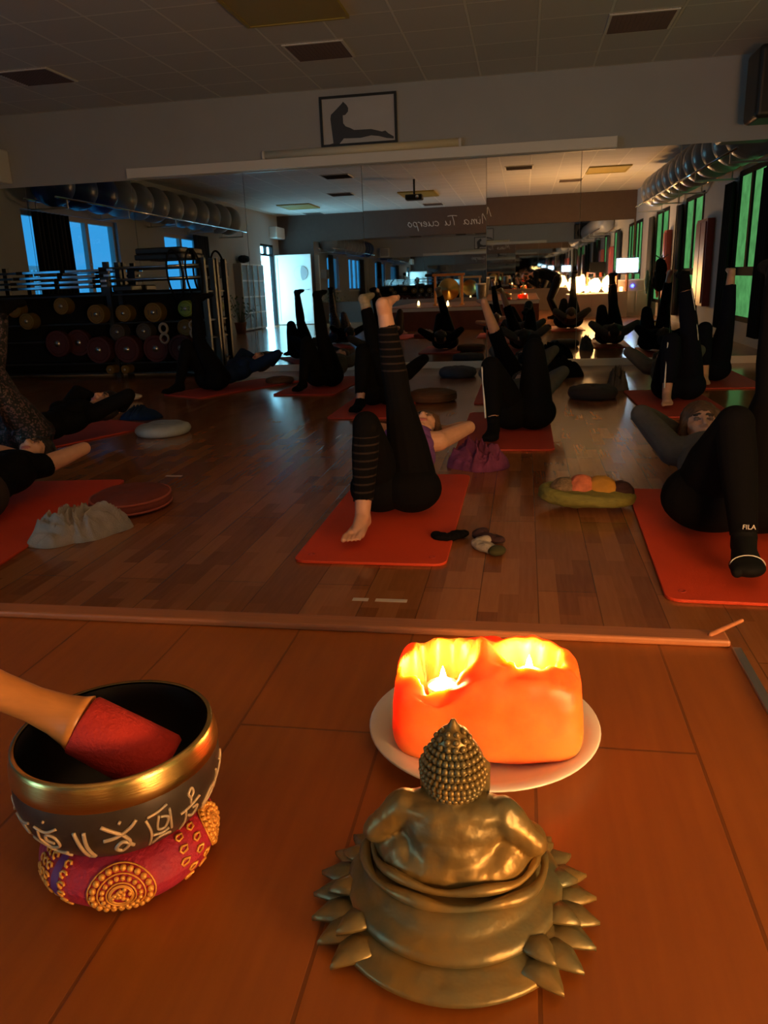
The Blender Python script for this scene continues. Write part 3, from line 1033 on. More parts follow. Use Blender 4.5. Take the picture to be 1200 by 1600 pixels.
# things on the front wall
bm_ = thing('curtain_box', 'long white box along the top edge of the wall mirrors', 'pelmet', (-1.9, YF - 0.06, 2.35))
MB().b2((-4.745, YF - 0.13, 2.352), (0.955, YF, 2.462)).build('box', M['white_trim'], bm_, bevel=0.004)
MB().b2((0.955, YF - 0.132, 2.350), (0.963, YF, 2.464)).b2((-4.753, YF - 0.132, 2.350), (-4.745, YF, 2.464)).build('end_cap', M['white'], bm_)
rs = thing('rolled_screen', 'cream rolled-up projection screen tube under the framed picture', 'screen', (-1.9, YF - 0.05, 2.47))
MB().cyl((-3.02, YF - 0.055, 2.513), (-0.75, YF - 0.055, 2.513), 0.045, n=24).build('tube', mat('cream_tube', (0.74, 0.66, 0.48), 0.5), rs, True)
MB().cyl((-3.05, YF - 0.055, 2.513), (-3.02, YF - 0.055, 2.513), 0.050, n=24).cyl((-0.75, YF - 0.055, 2.513), (-0.72, YF - 0.055, 2.513), 0.050, n=24).build('end_cap', M['white'], rs, True)
pc = thing('framed_picture', 'black framed print of a figure in an upward-facing stretch', 'picture', (-1.9, YF - 0.02, 2.558))
px0, px1, pz0, pz1 = -2.345, -1.450, 2.562, 3.09
MB().b2((px0, YF - 0.03, pz0), (px0 + 0.028, YF, pz1)).b2((px1 - 0.028, YF - 0.03, pz0), (px1, YF, pz1)).b2((px0 + 0.028, YF - 0.03, pz0), (px1 - 0.028, YF, pz0 + 0.026)).b2((px0 + 0.028, YF - 0.03, pz1 - 0.026), (px1 - 0.028, YF, pz1)).build('frame', M['black'], pc)
MB().b2((px0 + 0.028, YF - 0.012, pz0 + 0.026), (px1 - 0.028, YF - 0.008, pz1 - 0.026)).build('print', M['paper'], pc)
W_, H_ = px1 - px0, pz1 - pz0
sil = [(0.30, 0.93), (0.28, 0.93)]
sil = [(0.105, 0.015), (0.16, 0.035), (0.195, 0.055), (0.20, 0.15), (0.195, 0.30), (0.17, 0.36), (0.165, 0.45), (0.135, 0.52), (0.145, 0.60), (0.20, 0.63), (0.225, 0.70), (0.265, 0.745), (0.29, 0.80), (0.31, 0.84), (0.315, 0.80),
       (0.355, 0.77), (0.375, 0.71), (0.37, 0.64), (0.33, 0.575), (0.30, 0.575), (0.295, 0.53), (0.30, 0.42), (0.33, 0.355), (0.39, 0.315), (0.44, 0.27), (0.55, 0.25), (0.66, 0.265), (0.74, 0.23), (0.80, 0.20), (0.845, 0.215), (0.88, 0.16), (0.95, 0.09), (0.95, 0.045), (0.86, 0.065), (0.76, 0.115), (0.66, 0.14), (0.52, 0.105), (0.40, 0.11), (0.30, 0.115), (0.25, 0.145), (0.245, 0.05), (0.24, 0.015), (0.17, 0.005)]
ms = MB()
bmx = bmesh.new()
vv_ = [bmx.verts.new((px0 + a * W_, YF - 0.0135, pz0 + b * H_ + 0.02)) for a, b in sil]
fc = bmx.faces.new(vv_)
bmesh.ops.triangulate(bmx, faces=[fc])
bmx.verts.index_update()
ms.add([q.co for q in bmx.verts], [tuple(q.index for q in f.verts) for f in bmx.faces])
bmx.free()
so = ms.build('silhouette', M['print_ink'], pc)
so.modifiers.new('s', 'SOLIDIFY').thickness = 0.001
MB().add([(px0 + 0.03, YF - 0.0130, pz0 + 0.03), (px1 - 0.03, YF - 0.0130, pz0 + 0.03), (px1 - 0.03, YF - 0.0130, pz0 + 0.055), (px0 + 0.10, YF - 0.0130, pz0 + 0.04)], [(0, 1, 2, 3)])
sp_ = thing('wall_speaker', 'white wall loudspeaker above the mirrors at the far left', 'speaker', (-6.55, YF - 0.15, 2.38))
MB().b2((-6.80, YF - 0.25, 2.39), (-6.36, YF, 2.78)).build('cabinet', M['white'], sp_, bevel=0.02)
MB().b2((-6.77, YF - 0.258, 2.42), (-6.39, YF - 0.25, 2.75)).build('grille', M['cabinet'], sp_)
ds = thing('black_loudspeaker', 'dark loudspeaker hanging in the upper right corner', 'speaker', (2.42, 8.9, 2.45))
MB().b2((2.15, 8.72, 2.42), (2.75, 9.20, 3.06)).build('cabinet', M['black'], ds, bevel=0.05, seg=4)
MB().cyl((2.45, 8.72, 2.68), (2.45, 8.700, 2.68), 0.19, n=32).cyl((2.45, 8.72, 2.95), (2.45, 8.705, 2.95), 0.05, n=24).build('cone', M['black_rubber'], ds, True)
MB().cyl((2.45, 8.96, 3.06), (2.45, 8.96, ZC), 0.03).build('bracket', M['black'], ds, True)

# ================================================================== BALL RACKS
def ball_rail(name, label, xs, y0, y1, z):
    o = thing(name, label, 'ball rack', ((xs[0] + xs[1]) / 2, (y0 + y1) / 2, z - 0.02))
    for x in xs:
        MB().cyl((x, y0, z), (x, y1, z), 0.016, n=12).build('rail', M['chrome'], o, True)
    wx = XL if xs[0] < 0 else XR
    n = 5
    for i in range(n):
        y = y0 + 0.3 + (y1 - y0 - 0.6) * i / (n - 1)
        far = max(xs, key=lambda q: abs(q - wx))
        MB().b2((min(wx, far) - (0.0 if wx < 0 else 0.01), y - 0.012, z - 0.14), (max(wx, far) + (0.01 if wx < 0 else 0.0), y + 0.012, z - 0.115)).build('bracket', M['steel'], o)
        for x in xs:
            MB().b2((x - 0.008, y - 0.010, z - 0.118), (x + 0.008, y + 0.010, z - 0.012)).build('bracket_riser', M['steel'], o)
    return o


ball_rail('ball_rack', 'chrome wall rack carrying the left row of exercise balls', (-7.32, -6.80), -0.35, 7.95, 2.43)
ball_rail('ball_rack', 'chrome wall rack carrying the right row of exercise balls', (2.46, 2.97), -0.35, 8.55, 2.41)


def ball_proto(m):
    o = thing('exercise_ball', '', 'exercise ball', (0, 0, 0))
    mb = MB()
    mb.sph((0, 0, 0.325), 0.325, nu=40, nv=26)
    b = mb.build('ball', m, o, True)
    # ribs round the ball and a plug
    rb = MB()
    for z in (-0.14, -0.07, 0.0, 0.07, 0.14):
        r = math.sqrt(0.325 ** 2 - z * z) - 0.0015
        rb.tube([(r * math.cos(t * math.pi / 20), z, 0.325 + r * math.sin(t * math.pi / 20)) for t in range(40)], 0.003, 5, True)
    rb.build('rib', m, b, True)
    return o


bg = ball_proto(M['ball_grey'])
bb_ = ball_proto(M['ball_blue'])
bg_used = bb_used = False
for side in ('left', 'right'):
    for i in range(12):
        y = (7.55 if side == 'left' else 8.15) - i * 0.668
        x, z = (-7.06, 2.66 - 0.325) if side == 'left' else (2.715, 2.64 - 0.325)
        blue = side == 'left' and i < 3
        col = 'dark blue' if blue else 'silver grey'
        lab = '%s exercise ball, %s from the mirror in the %s wall row' % (col, ORD[i], side)
        proto = bb_ if blue else bg
        first = (not bb_used) if blue else (not bg_used)
        grp = 'exercise balls on the %s rack' % side
        if first:
            proto.location = (x, y, z)
            WL[proto.name] = Vector((x, y, z))
            proto['label'] = lab
            proto['group'] = grp
            if blue:
                bb_used = True
            else:
                bg_used = True
        else:
            dup(proto, (x, y, z), lab, grp)

# ================================================================== WEIGHT RACK by the mirror, left
rk = thing('weight_rack', 'black steel weight rack in front of the left mirrors', 'rack', (-5.2, 9.4, 0))
for x in (-6.9, -5.05, -3.80):
    for y in (9.25, 9.54):
        MB().b2((x - 0.03, y - 0.03, 0.0), (x + 0.03, y + 0.03, 1.40)).build('post', M['black'], rk)
for z in (0.06, 0.19, 0.47, 0.68, 1.02):
    MB().b2((-6.9, 9.25, z - 0.02), (-3.80, 9.54, z)).build('shelf', M['black'], rk)
for z in (1.18, 1.32):
    MB().cyl((-5.05, 9.24, z), (-3.80, 9.24, z), 0.016, n=10).build('cross_bar', M['steel'], rk, True)
MB().b2((-6.9, 9.54, 0.05), (-3.80, 9.556, 1.05)).build('shade_sheet', M['black_rubber'], rk)  # added dark sheet, standing in for the gloom behind the weights
# long bars lying on brackets at the left
barz = [1.12, 1.18, 1.24, 1.305]
b0 = thing('weight_bar', 'flat chrome bar, lowest of the four on the left rack', 'bar', (-5.65, 9.17, barz[0]), 'chrome bars on the rack')
MB().box((-5.85, 9.17, barz[0]), (1.62, 0.02, 0.028), Matrix.Rotation(0.05, 3, 'Z')).build('shaft', M['chrome'], b0, bevel=0.002)
for xa, xb in ((-6.30, -6.22), (-5.72, -5.66), (-5.22, -5.12)):
    MB().box(((xa + xb) / 2, 9.17 + 0.05 * ((xa + xb) / 2 + 5.85), barz[0]), (xb - xa, 0.030, 0.036), Matrix.Rotation(0.05, 3, 'Z')).build('grip', M['black_rubber'], b0)
for i, (z, lab) in enumerate(zip(barz[1:], ['second flat chrome bar from the bottom on the left rack', 'third flat chrome bar from the bottom on the left rack', 'topmost flat chrome bar on the left rack'])):
    dup(b0, (-5.65 + 0.05 * i, 9.17, z), lab)
MB().b2((-6.62, 9.16, 1.02), (-6.56, 9.25, 1.34)).build('bar_bracket', M['black'], rk)
MB().b2((-5.14, 9.222, 1.02), (-5.08, 9.25, 1.34)).build('bar_bracket', M['black'], rk)


def plate(label, x, z, r, m, grp, num=None, depth=0.16, y=9.07):
    o = thing('weight_plate', label, 'weight', (x, y, z - r), grp)
    mb = MB()
    n = 36
    ring = [(r, 0), (r, depth)]
    mb.cyl((x, y, z), (x, y + depth, z), r, n=n)
    mb.build('disc', m, o, False, bevel=0.008)
    MB().cyl((x, y - 0.006, z), (x, y + 0.01, z), r * 0.24, n=20).build('hub', M['steel'], o, True)
    mb = MB()
    mb.tube([(x + r * 0.78 * math.cos(t * math.pi / 16), y - 0.001, z + r * 0.78 * math.sin(t * math.pi / 16)) for t in range(32)], 0.006, 5, True)
    mb.build('ring', m, o, True)
    if num:
        R3 = Matrix.Rotation(math.pi / 2, 4, 'X')
        for s in (-1, 1):
            text_mesh('numeral', num, r * 0.75, M['black'], o, (x + s * r * 0.48, y - 0.004, z), R3)
    return o


Y_ = 'yellow weights on the rack'
plate('yellow weight at the left end of the upper shelf', -6.27, 1.005 - 0.125, 0.10, M['plate_yellow'], Y_)
plate('yellow weight low at the left end, under another yellow one', -6.12, 0.73, 0.10, M['plate_yellow'], Y_)
plate('dull yellow weight alone in the middle of the upper shelf', -5.62, 0.90, 0.10, M['plate_yellow'], Y_)
plate('yellow weight with black numeral below the chrome bar ends', -5.17, 0.79, 0.115, M['plate_yellow'], Y_, '1')
plate('yellow weight with a bright lime top sector', -4.81, 0.79, 0.10, M['plate_yellow'], Y_)
plate('yellow weight marked with numerals, next to the strap loop', -4.42, 0.79, 0.115, M['plate_yellow'], Y_, '1')
plate('lime green weight marked 21 at the right end of the rack', -4.0, 0.82, 0.095, M['lime'], Y_, '2')
G_ = 'grey weights on the rack'
plate('grey weight, left one of the middle shelf pair', -4.92, 0.57, 0.10, M['plate_grey'], G_)
plate('grey weight, right one of the middle shelf pair', -4.57, 0.57, 0.10, M['plate_grey'], G_)
plate('olive weight at the right end of the middle shelf', -4.03, 0.60, 0.10, M['plate_yellow'], G_)
R_ = 'large red weights on the rack'
for x, z, lab in [(-5.73, 0.45, 'large red weight at the left of the lower shelves'), (-5.50, 0.45, 'large red weight overlapping the one at the left'), (-5.19, 0.36, 'large red weight under the grey pair, left'),
                  (-4.81, 0.36, 'large red weight in the centre of the bottom row'), (-4.43, 0.36, 'large red weight right of the bottom row centre'), (-4.10, 0.36, 'large red weight at the right end of the bottom row')]:
    plate(lab, x, z, 0.162, M['plate_red'], R_, None, 0.08 if x < -5.3 else 0.16, 9.14 if x == -5.50 else 9.05)
W2 = 'small dumbbell ends on the floor shelf'
plate('small yellow dumbbell end on the lowest shelf, left', -5.08, 0.115, 0.055, M['plate_yellow'], W2)
plate('small yellow dumbbell end on the lowest shelf, right', -4.88, 0.115, 0.055, M['plate_yellow'], W2)
hp = thing('grip_plate', 'pale weight plate with two hand holes, standing upright', 'weight', (-4.30, 9.04, 0.40))
mb = MB()
for dz in (-0.06, 0.06):
    mb.tube([(-4.30 + 0.05 * math.cos(t * math.pi / 12), 9.06, 0.54 + dz + 0.055 * math.sin(t * math.pi / 12)) for t in range(24)], 0.017, 8, True)
mb.build('grip_ring', M['plate_white'], hp, True)
hp2 = thing('grip_plate', 'pale weight plate with hand holes near the right rack post', 'weight', (-3.80, 9.04, 0.42))
mb = MB()
for dz in (-0.05, 0.05):
    mb.tube([(-3.92 + 0.04 * math.cos(t * math.pi / 12), 9.06, 0.58 + dz + 0.045 * math.sin(t * math.pi / 12)) for t in range(24)], 0.014, 8, True)
mb.build('grip_ring', M['plate_white'], hp2, True)
# stacked step platforms on top and strap loops
S_ = 'dark step platforms on the rack'
for i, (x, z, w_, lab) in enumerate([(-4.36, 1.40, 0.62, 'dark step platform on top of the rack, lower one'), (-4.36, 1.47, 0.58, 'dark step platform on top of the rack, upper one'), (-4.88, 1.05, 0.26, 'dark step block between the bars on the rack')]):
    o = thing('step_platform', lab, 'step platform', (x, 9.40, z), S_)
    MB().b2((x - w_ / 2, 9.26, z), (x + w_ / 2, 9.54, z + 0.065)).build('deck', M['black'], o, bevel=0.012)
    MB().b2((x - w_ / 2 + 0.02, 9.28, z + 0.065), (x + w_ / 2 - 0.02, 9.52, z + 0.069)).build('grip_pad', M['black_rubber'], o)
for i, (x, lab) in enumerate([(-4.14, 'black resistance strap loop hanging at the rack, left one'), (-3.90, 'black resistance strap loop hanging at the rack, right one')]):
    mb = MB()
    pts = [(x + 0.10 * math.cos(t * math.pi / 14), 9.20, 1.22 + 0.28 * math.sin(t * math.pi / 14) - 0.05 * math.cos(t * math.pi / 14)) for t in range(28)]
    mb.tube(pts, 0.013, 6, True)
    o = recenter(mb.build('strap_loop', M['black_rubber'], None, True))
    tag(o, lab, 'strap', 'strap loops on the rack')

# ================================================================== MATS
def yoga_mat(label, c, wd, ln, yaw, m, eyelets=True, th=0.012):
    """c is the middle of the near short edge"""
    o = thing('exercise_mat', label, 'mat', (c[0], c[1], 0), 'red exercise mats')
    ca, sa = math.cos(yaw), math.sin(yaw)

    def T(u, v_):
        return (c[0] + ca * u - sa * v_, c[1] + sa * u + ca * v_)
    R0 = 0.05
    poly = []
    for (ux, vy, a0) in ((wd / 2 - R0, R0, -90), (wd / 2 - R0, ln - R0, 0), (-wd / 2 + R0, ln - R0, 90), (-wd / 2 + R0, R0, 180)):
        for k in range(7):
            th_ = math.radians(a0 + 15 * k)
            poly.append((ux + R0 * math.cos(th_), vy + R0 * math.sin(th_)))
    poly = [T(*p) for p in poly]
    mb = MB()
    mb.prism(poly, (0, 0, 0.0005), (1, 0, 0), (0, 1, 0), (0, 0, 1), th)
    mb.build('pad', m, o, False, bevel=0.003)
    if eyelets:
        for sx_ in (-1, 1):
            x, y = T(sx_ * (wd / 2 - 0.06), 0.075)
            e = MB()
            e.lathe([(0.006, th + 0.0005), (0.006, th + 0.002), (0.013, th + 0.002), (0.014, th + 0.0004)], (x, y, 0), 20)
            e.build('eyelet', M['mat_dark'], o, True)
    return o


yoga_mat('bright orange-red mat under the woman in the purple top', (-0.582, 2.765), 0.605, 1.42, 0.0, M['mat_red'])
yoga_mat('bright red mat under the woman in the grey hoodie', (0.785, 2.485), 0.62, 1.42, -0.03, M['mat_red'])
yoga_mat('red mat at the left picture edge beside the grey towel', (-2.36, 2.50), 0.60, 1.50, 0.12, M['mat_red'])
yoga_mat('dark red mat under the sequined leggings', (-3.76, 4.60), 0.62, 1.45, -0.42, M['mat_dark'])
yoga_mat('red mat under the person in blue by the rack', (-3.42, 7.42), 0.62, 1.42, -0.50, M['mat_dark'])
yoga_mat('red mat near the wall mirror under the person in charcoal', (-2.14, 7.42), 0.64, 1.45, -0.05, M['mat_dark'])
yoga_mat('red mat directly behind the purple-topped woman', (-1.25, 6.04), 0.62, 1.42, 0.0, M['mat_dark'])
yoga_mat('red mat under the white-striped black trousers, right of centre', (-0.11, 4.84), 0.62, 1.42, 0.0, M['mat_dark'])
yoga_mat('red mat behind the white-striped legs, under a raised bare shin', (-0.11, 6.72), 0.62, 1.42, 0.0, M['mat_dark'])
yoga_mat('red mat under the person in striped track trousers', (1.24, 6.00), 0.62, 1.42, 0.02, M['mat_dark'])
yoga_mat('red mat farthest right, close to the mirror', (1.86, 7.50), 0.62, 1.42, 0.0, M['mat_dark'])

# ================================================================== PEOPLE
def vec(*a):
    return Vector(a)


class Body:
    def __init__(self, P, yaw, s, z0):
        self.P = Vector((P[0], P[1], z0))
        self.R = Matrix.Rotation(yaw, 3, 'Z')
        self.s = s
        self.prims = []     # (kind, data, region)

    def w(self, p):
        return self.P + self.R @ (Vector(p) * self.s)

    def d(self, v_):
        return (self.R @ Vector(v_))

    def cap(self, p0, r0, p1, r1, reg):          # world coords, radii already scaled
        self.prims.append(('c', Vector(p0), r0, Vector(p1), r1, reg))

    def ell(self, c, A, reg):
        self.prims.append(('e', Vector(c), [Vector(a) for a in A], None, None, reg))

    def mesh(self, vox, it):
        mb = MB()
        for k, a, b, c, d, reg in self.prims:
            if k == 'c':
                mb.cap(a, b, c, d)
            else:
                mb.ell(a, b)
        me = voxel(mb, vox, it)
        co = co_of(me)
        best = np.full(len(co), 1e9)
        idx = np.zeros(len(co), int)
        for i, (k, a, b, c, d, reg) in enumerate(self.prims):
            if k == 'c':
                pa, pb = np.array(a), np.array(c)
                ab = pb - pa
                t = np.clip(((co - pa) @ ab) / max(ab @ ab, 1e-9), 0, 1)
                dist = np.linalg.norm(co - pa - t[:, None] * ab, axis=1) - (b + (d - b) * t)
            else:
                Ai = np.linalg.inv(np.array([list(q) for q in b]).T)
                q = (co - np.array(a)) @ Ai.T
                ln = np.linalg.norm(q, axis=1)
                dist = (ln - 1) * np.linalg.norm(co - np.array(a), axis=1) / np.maximum(ln, 1e-6)
            m_ = dist < best
            best[m_] = dist[m_]
            idx[m_] = i
        regs = np.array([p[5] for p in self.prims])
        return me, regs[idx]


def two_link(a, b, l1, l2, pole):
    d = b - a
    L = min(d.length, (l1 + l2) * 0.9985)
    dn = d.normalized()
    x = (l1 * l1 - l2 * l2 + L * L) / (2 * L)
    h = math.sqrt(max(l1 * l1 - x * x, 0))
    p = (pole - dn * pole.dot(dn)).normalized()
    return a + dn * x + p * h, a + dn * L


def add_foot(B, A, T, U, tag_, s, socks):
    """A ankle, T toe direction, U from sole towards shin"""
    T = T.normalized()
    U = (U - T * U.dot(T)).normalized()
    X = T.cross(U)
    r = 'foot_' + tag_
    B.cap(A, 0.036 * s, A - T * 0.022 * s - U * 0.038 * s, 0.032 * s, r)
    B.cap(A - T * 0.020 * s - U * 0.042 * s, 0.029 * s, A + T * 0.05 * s - U * 0.048 * s, 0.024 * s, r)
    B.cap(A + T * 0.010 * s - U * 0.012 * s, 0.034 * s, A + T * 0.10 * s - U * 0.046 * s, 0.024 * s, r)
    for q in (-1, 1):
        B.cap(A + T * 0.03 * s - U * 0.042 * s + X * 0.008 * q * s, 0.026 * s, A + T * 0.118 * s - U * 0.056 * s + X * 0.024 * q * s, 0.019 * s, r)
    side = 1 if tag_ == 'a' else -1     # big toe towards the body's middle
    offs = [0.036, 0.0165, -0.0005, -0.0165, -0.0315]
    lens = [0.058, 0.058, 0.052, 0.045, 0.036]
    rad = [0.0125, 0.0080, 0.0076, 0.0074, 0.0072]
    for o_, l_, rr in zip(offs, lens, rad):
        b0 = A + T * (0.118) * s - U * 0.060 * s + X * o_ * side * s
        m1 = b0 + T * l_ * 0.55 * s + U * 0.004 * s
        e1 = b0 + T * l_ * s - U * 0.004 * s
        B.cap(b0, rr * 1.1 * s, m1, rr * s, r)
        B.cap(m1, rr * s, e1, rr * 0.92 * s, r)
    if socks:
        c = A + T * 0.140 * s - U * 0.056 * s
        B.ell(c, [T * 0.050 * s, X * 0.048 * s, U * 0.022 * s], r)


def add_hand(B, W, d, n, tag_, s, curl=0.5, thumb=1):
    d = d.normalized()
    n = (n - d * n.dot(d)).normalized()
    X = n.cross(d)
    r = 'hand_' + tag_
    B.ell(W + d * 0.048 * s, [d * 0.052 * s, X * 0.040 * s, n * 0.0155 * s], r)
    B.cap(W, 0.024 * s, W + d * 0.03 * s, 0.022 * s, r)
    ls = [0.066, 0.076, 0.071, 0.055]
    for k in range(4):
        o_ = (1.5 - k) * 0.0195
        p = W + d * 0.088 * s + X * o_ * s * thumb
        ang = 0.15
        dd = d + X * (1.5 - k) * 0.06 * thumb
        for j, fr in enumerate((0.45, 0.32, 0.26)):
            ang += curl * (0.5 + 0.25 * j)
            q = p + (dd.normalized() * math.cos(ang) - n * math.sin(ang)) * ls[k] * fr * s
            B.cap(p, (0.0092 - 0.0006 * j) * s, q, (0.0086 - 0.0007 * j) * s, r)
            p = q
    t0 = W + d * 0.022 * s + X * 0.030 * thumb * s
    t1 = t0 + (d * 0.6 + X * 0.75 * thumb - n * 0.25).normalized() * 0.040 * s
    t2 = t1 + (d * 0.85 + X * 0.35 * thumb - n * 0.35).normalized() * 0.030 * s
    B.cap(t0, 0.0125 * s, t1, 0.0105 * s, r)
    B.cap(t1, 0.0105 * s, t2, 0.0088 * s, r)


def add_head(B, C, Fd, U, s, nose=True):
    """C head centre, Fd face direction, U crown direction"""
    Fd = Fd.normalized()
    U = (U - Fd * U.dot(Fd)).normalized()
    X = Fd.cross(U)

    def q(x, f, u):
        return C + (X * x + Fd * f + U * u) * s
    B.ell(q(0, -0.012, 0.030), [X * 0.074 * s, Fd * 0.094 * s, U * 0.086 * s], 'head')
    B.ell(q(0, 0.022, -0.040), [X * 0.057 * s, Fd * 0.066 * s, U * 0.074 * s], 'head')
    B.cap(q(-0.03, 0.038, -0.078), 0.026 * s, q(0.03, 0.038, -0.078), 0.026 * s, 'head')
    B.cap(q(0, 0.062, -0.096), 0.020 * s, q(0, 0.058, -0.085), 0.022 * s, 'head')
    B.cap(q(0, 0.080, 0.022), 0.010 * s, q(0, 0.104, -0.022), 0.0125 * s, 'head')
    B.cap(q(-0.014, 0.092, -0.028), 0.009 * s, q(0.014, 0.092, -0.028), 0.009 * s, 'head')
    for e in (-1, 1):
        B.ell(q(0.076 * e, -0.008, -0.006), [X * 0.011 * s, Fd * 0.020 * s, U * 0.032 * s], 'ear')
        B.cap(q(0.034 * e, 0.062, -0.018), 0.024 * s, q(0.046 * e, 0.050, -0.015), 0.020 * s, 'head')
        B.ell(q(0.031 * e, 0.076, 0.014), [X * 0.016 * s, Fd * 0.010 * s, U * 0.008 * s], 'eye')
        B.cap(q(0.046 * e, 0.074, 0.034), 0.0048 * s, q(0.016 * e, 0.084, 0.036), 0.0048 * s, 'brow')
    B.cap(q(-0.020, 0.084, -0.058), 0.0085 * s, q(0.020, 0.084, -0.058), 0.0085 * s, 'lips')
    return q


REGMAT = {'lips': 'lips', 'brow': 'brow', 'eye': 'eye'}


def garment(name, me, face_reg, regs, off, m, parent):
    """cloth over chosen regions of a body mesh"""
    sel = [p for p, r in zip(me.polygons, face_reg) if r in regs]
    if len(sel) < 8:
        return None
    used = sorted({i for p in sel for i in p.vertices})
    mp = {v_: k for k, v_ in enumerate(used)}
    vs = [me.vertices[i].co + me.vertices[i].normal * off for i in used]
    mn = bpy.data.meshes.new(name)
    mn.from_pydata([tuple(v_) for v_ in vs], [], [tuple(mp[i] for i in p.vertices) for p in sel])
    bm = bmesh.new()
    bm.from_mesh(mn)
    be = [v_ for v_ in bm.verts if v_.is_boundary]
    for _ in range(4):
        bmesh.ops.smooth_vert(bm, verts=be, factor=0.5, use_axis_x=True, use_axis_y=True, use_axis_z=True)
    bm.to_mesh(mn)
    bm.free()
    if isinstance(m, tuple):
        o = link_mesh(name, mn, m[0], parent, True)
        mn.materials.append(m[1])
        mn.polygons.foreach_set('material_index', [1 if str(face_reg[p.index]).startswith('shin') else 0 for p in sel])
    else:
        o = link_mesh(name, mn, m, parent, True)
    sd = o.modifiers.new('s', 'SOLIDIFY')
    sd.thickness = 0.004
    sd.offset = -0.6
    return o


LEGS = ['pelvis', 'thigh_a', 'thigh_b', 'shin_a', 'shin_b']


def finish(B, label, clothes, hair, s, vox, base_z=None, it=6, cat='person'):
    me, vreg = B.mesh(vox, it)
    co = co_of(me)
    if base_z is not None:
        dz = base_z - co[:, 2].min()
        co[:, 2] += dz
    else:
        dz = 0.0
    loc = np.array([B.P.x, B.P.y, co[:, 2].min()])
    co = co - loc
    me.vertices.foreach_set('co', co.ravel())
    me.update()
    body = bpy.data.objects.new('person', me)
    COL.objects.link(body)
    body.location = loc
    WL[body.name] = Vector(loc)
    tag(body, label, cat)
    names = ['skin', 'lips', 'brow', 'eye']
    for n_ in names:
        me.materials.append(M[n_])
    face_reg = [vreg[p.vertices[0]] for p in me.polygons]
    mi = [names.index(REGMAT.get(r, 'skin')) for r in face_reg]
    me.polygons.foreach_set('material_index', mi)
    me.polygons.foreach_set('use_smooth', [True] * len(me.polygons))
    me.update()
    for (nm, regs, off, m) in clothes:
        garment(nm, me, face_reg, set(regs), off, m, body)
    body['_dz'] = 0
    del body['_dz']
    if hair is not None:
        hm, hmb = hair
        for i, p in enumerate(hmb.v):
            hmb.v[i] = (p[0], p[1], p[2] + dz)
        h = voxel(hmb, max(vox, 0.007), 4)
        displace(h, 0.004, 60)
        shift_mesh(h, loc)
        link_mesh('hair', h, hm, body, True)
    return body, dz


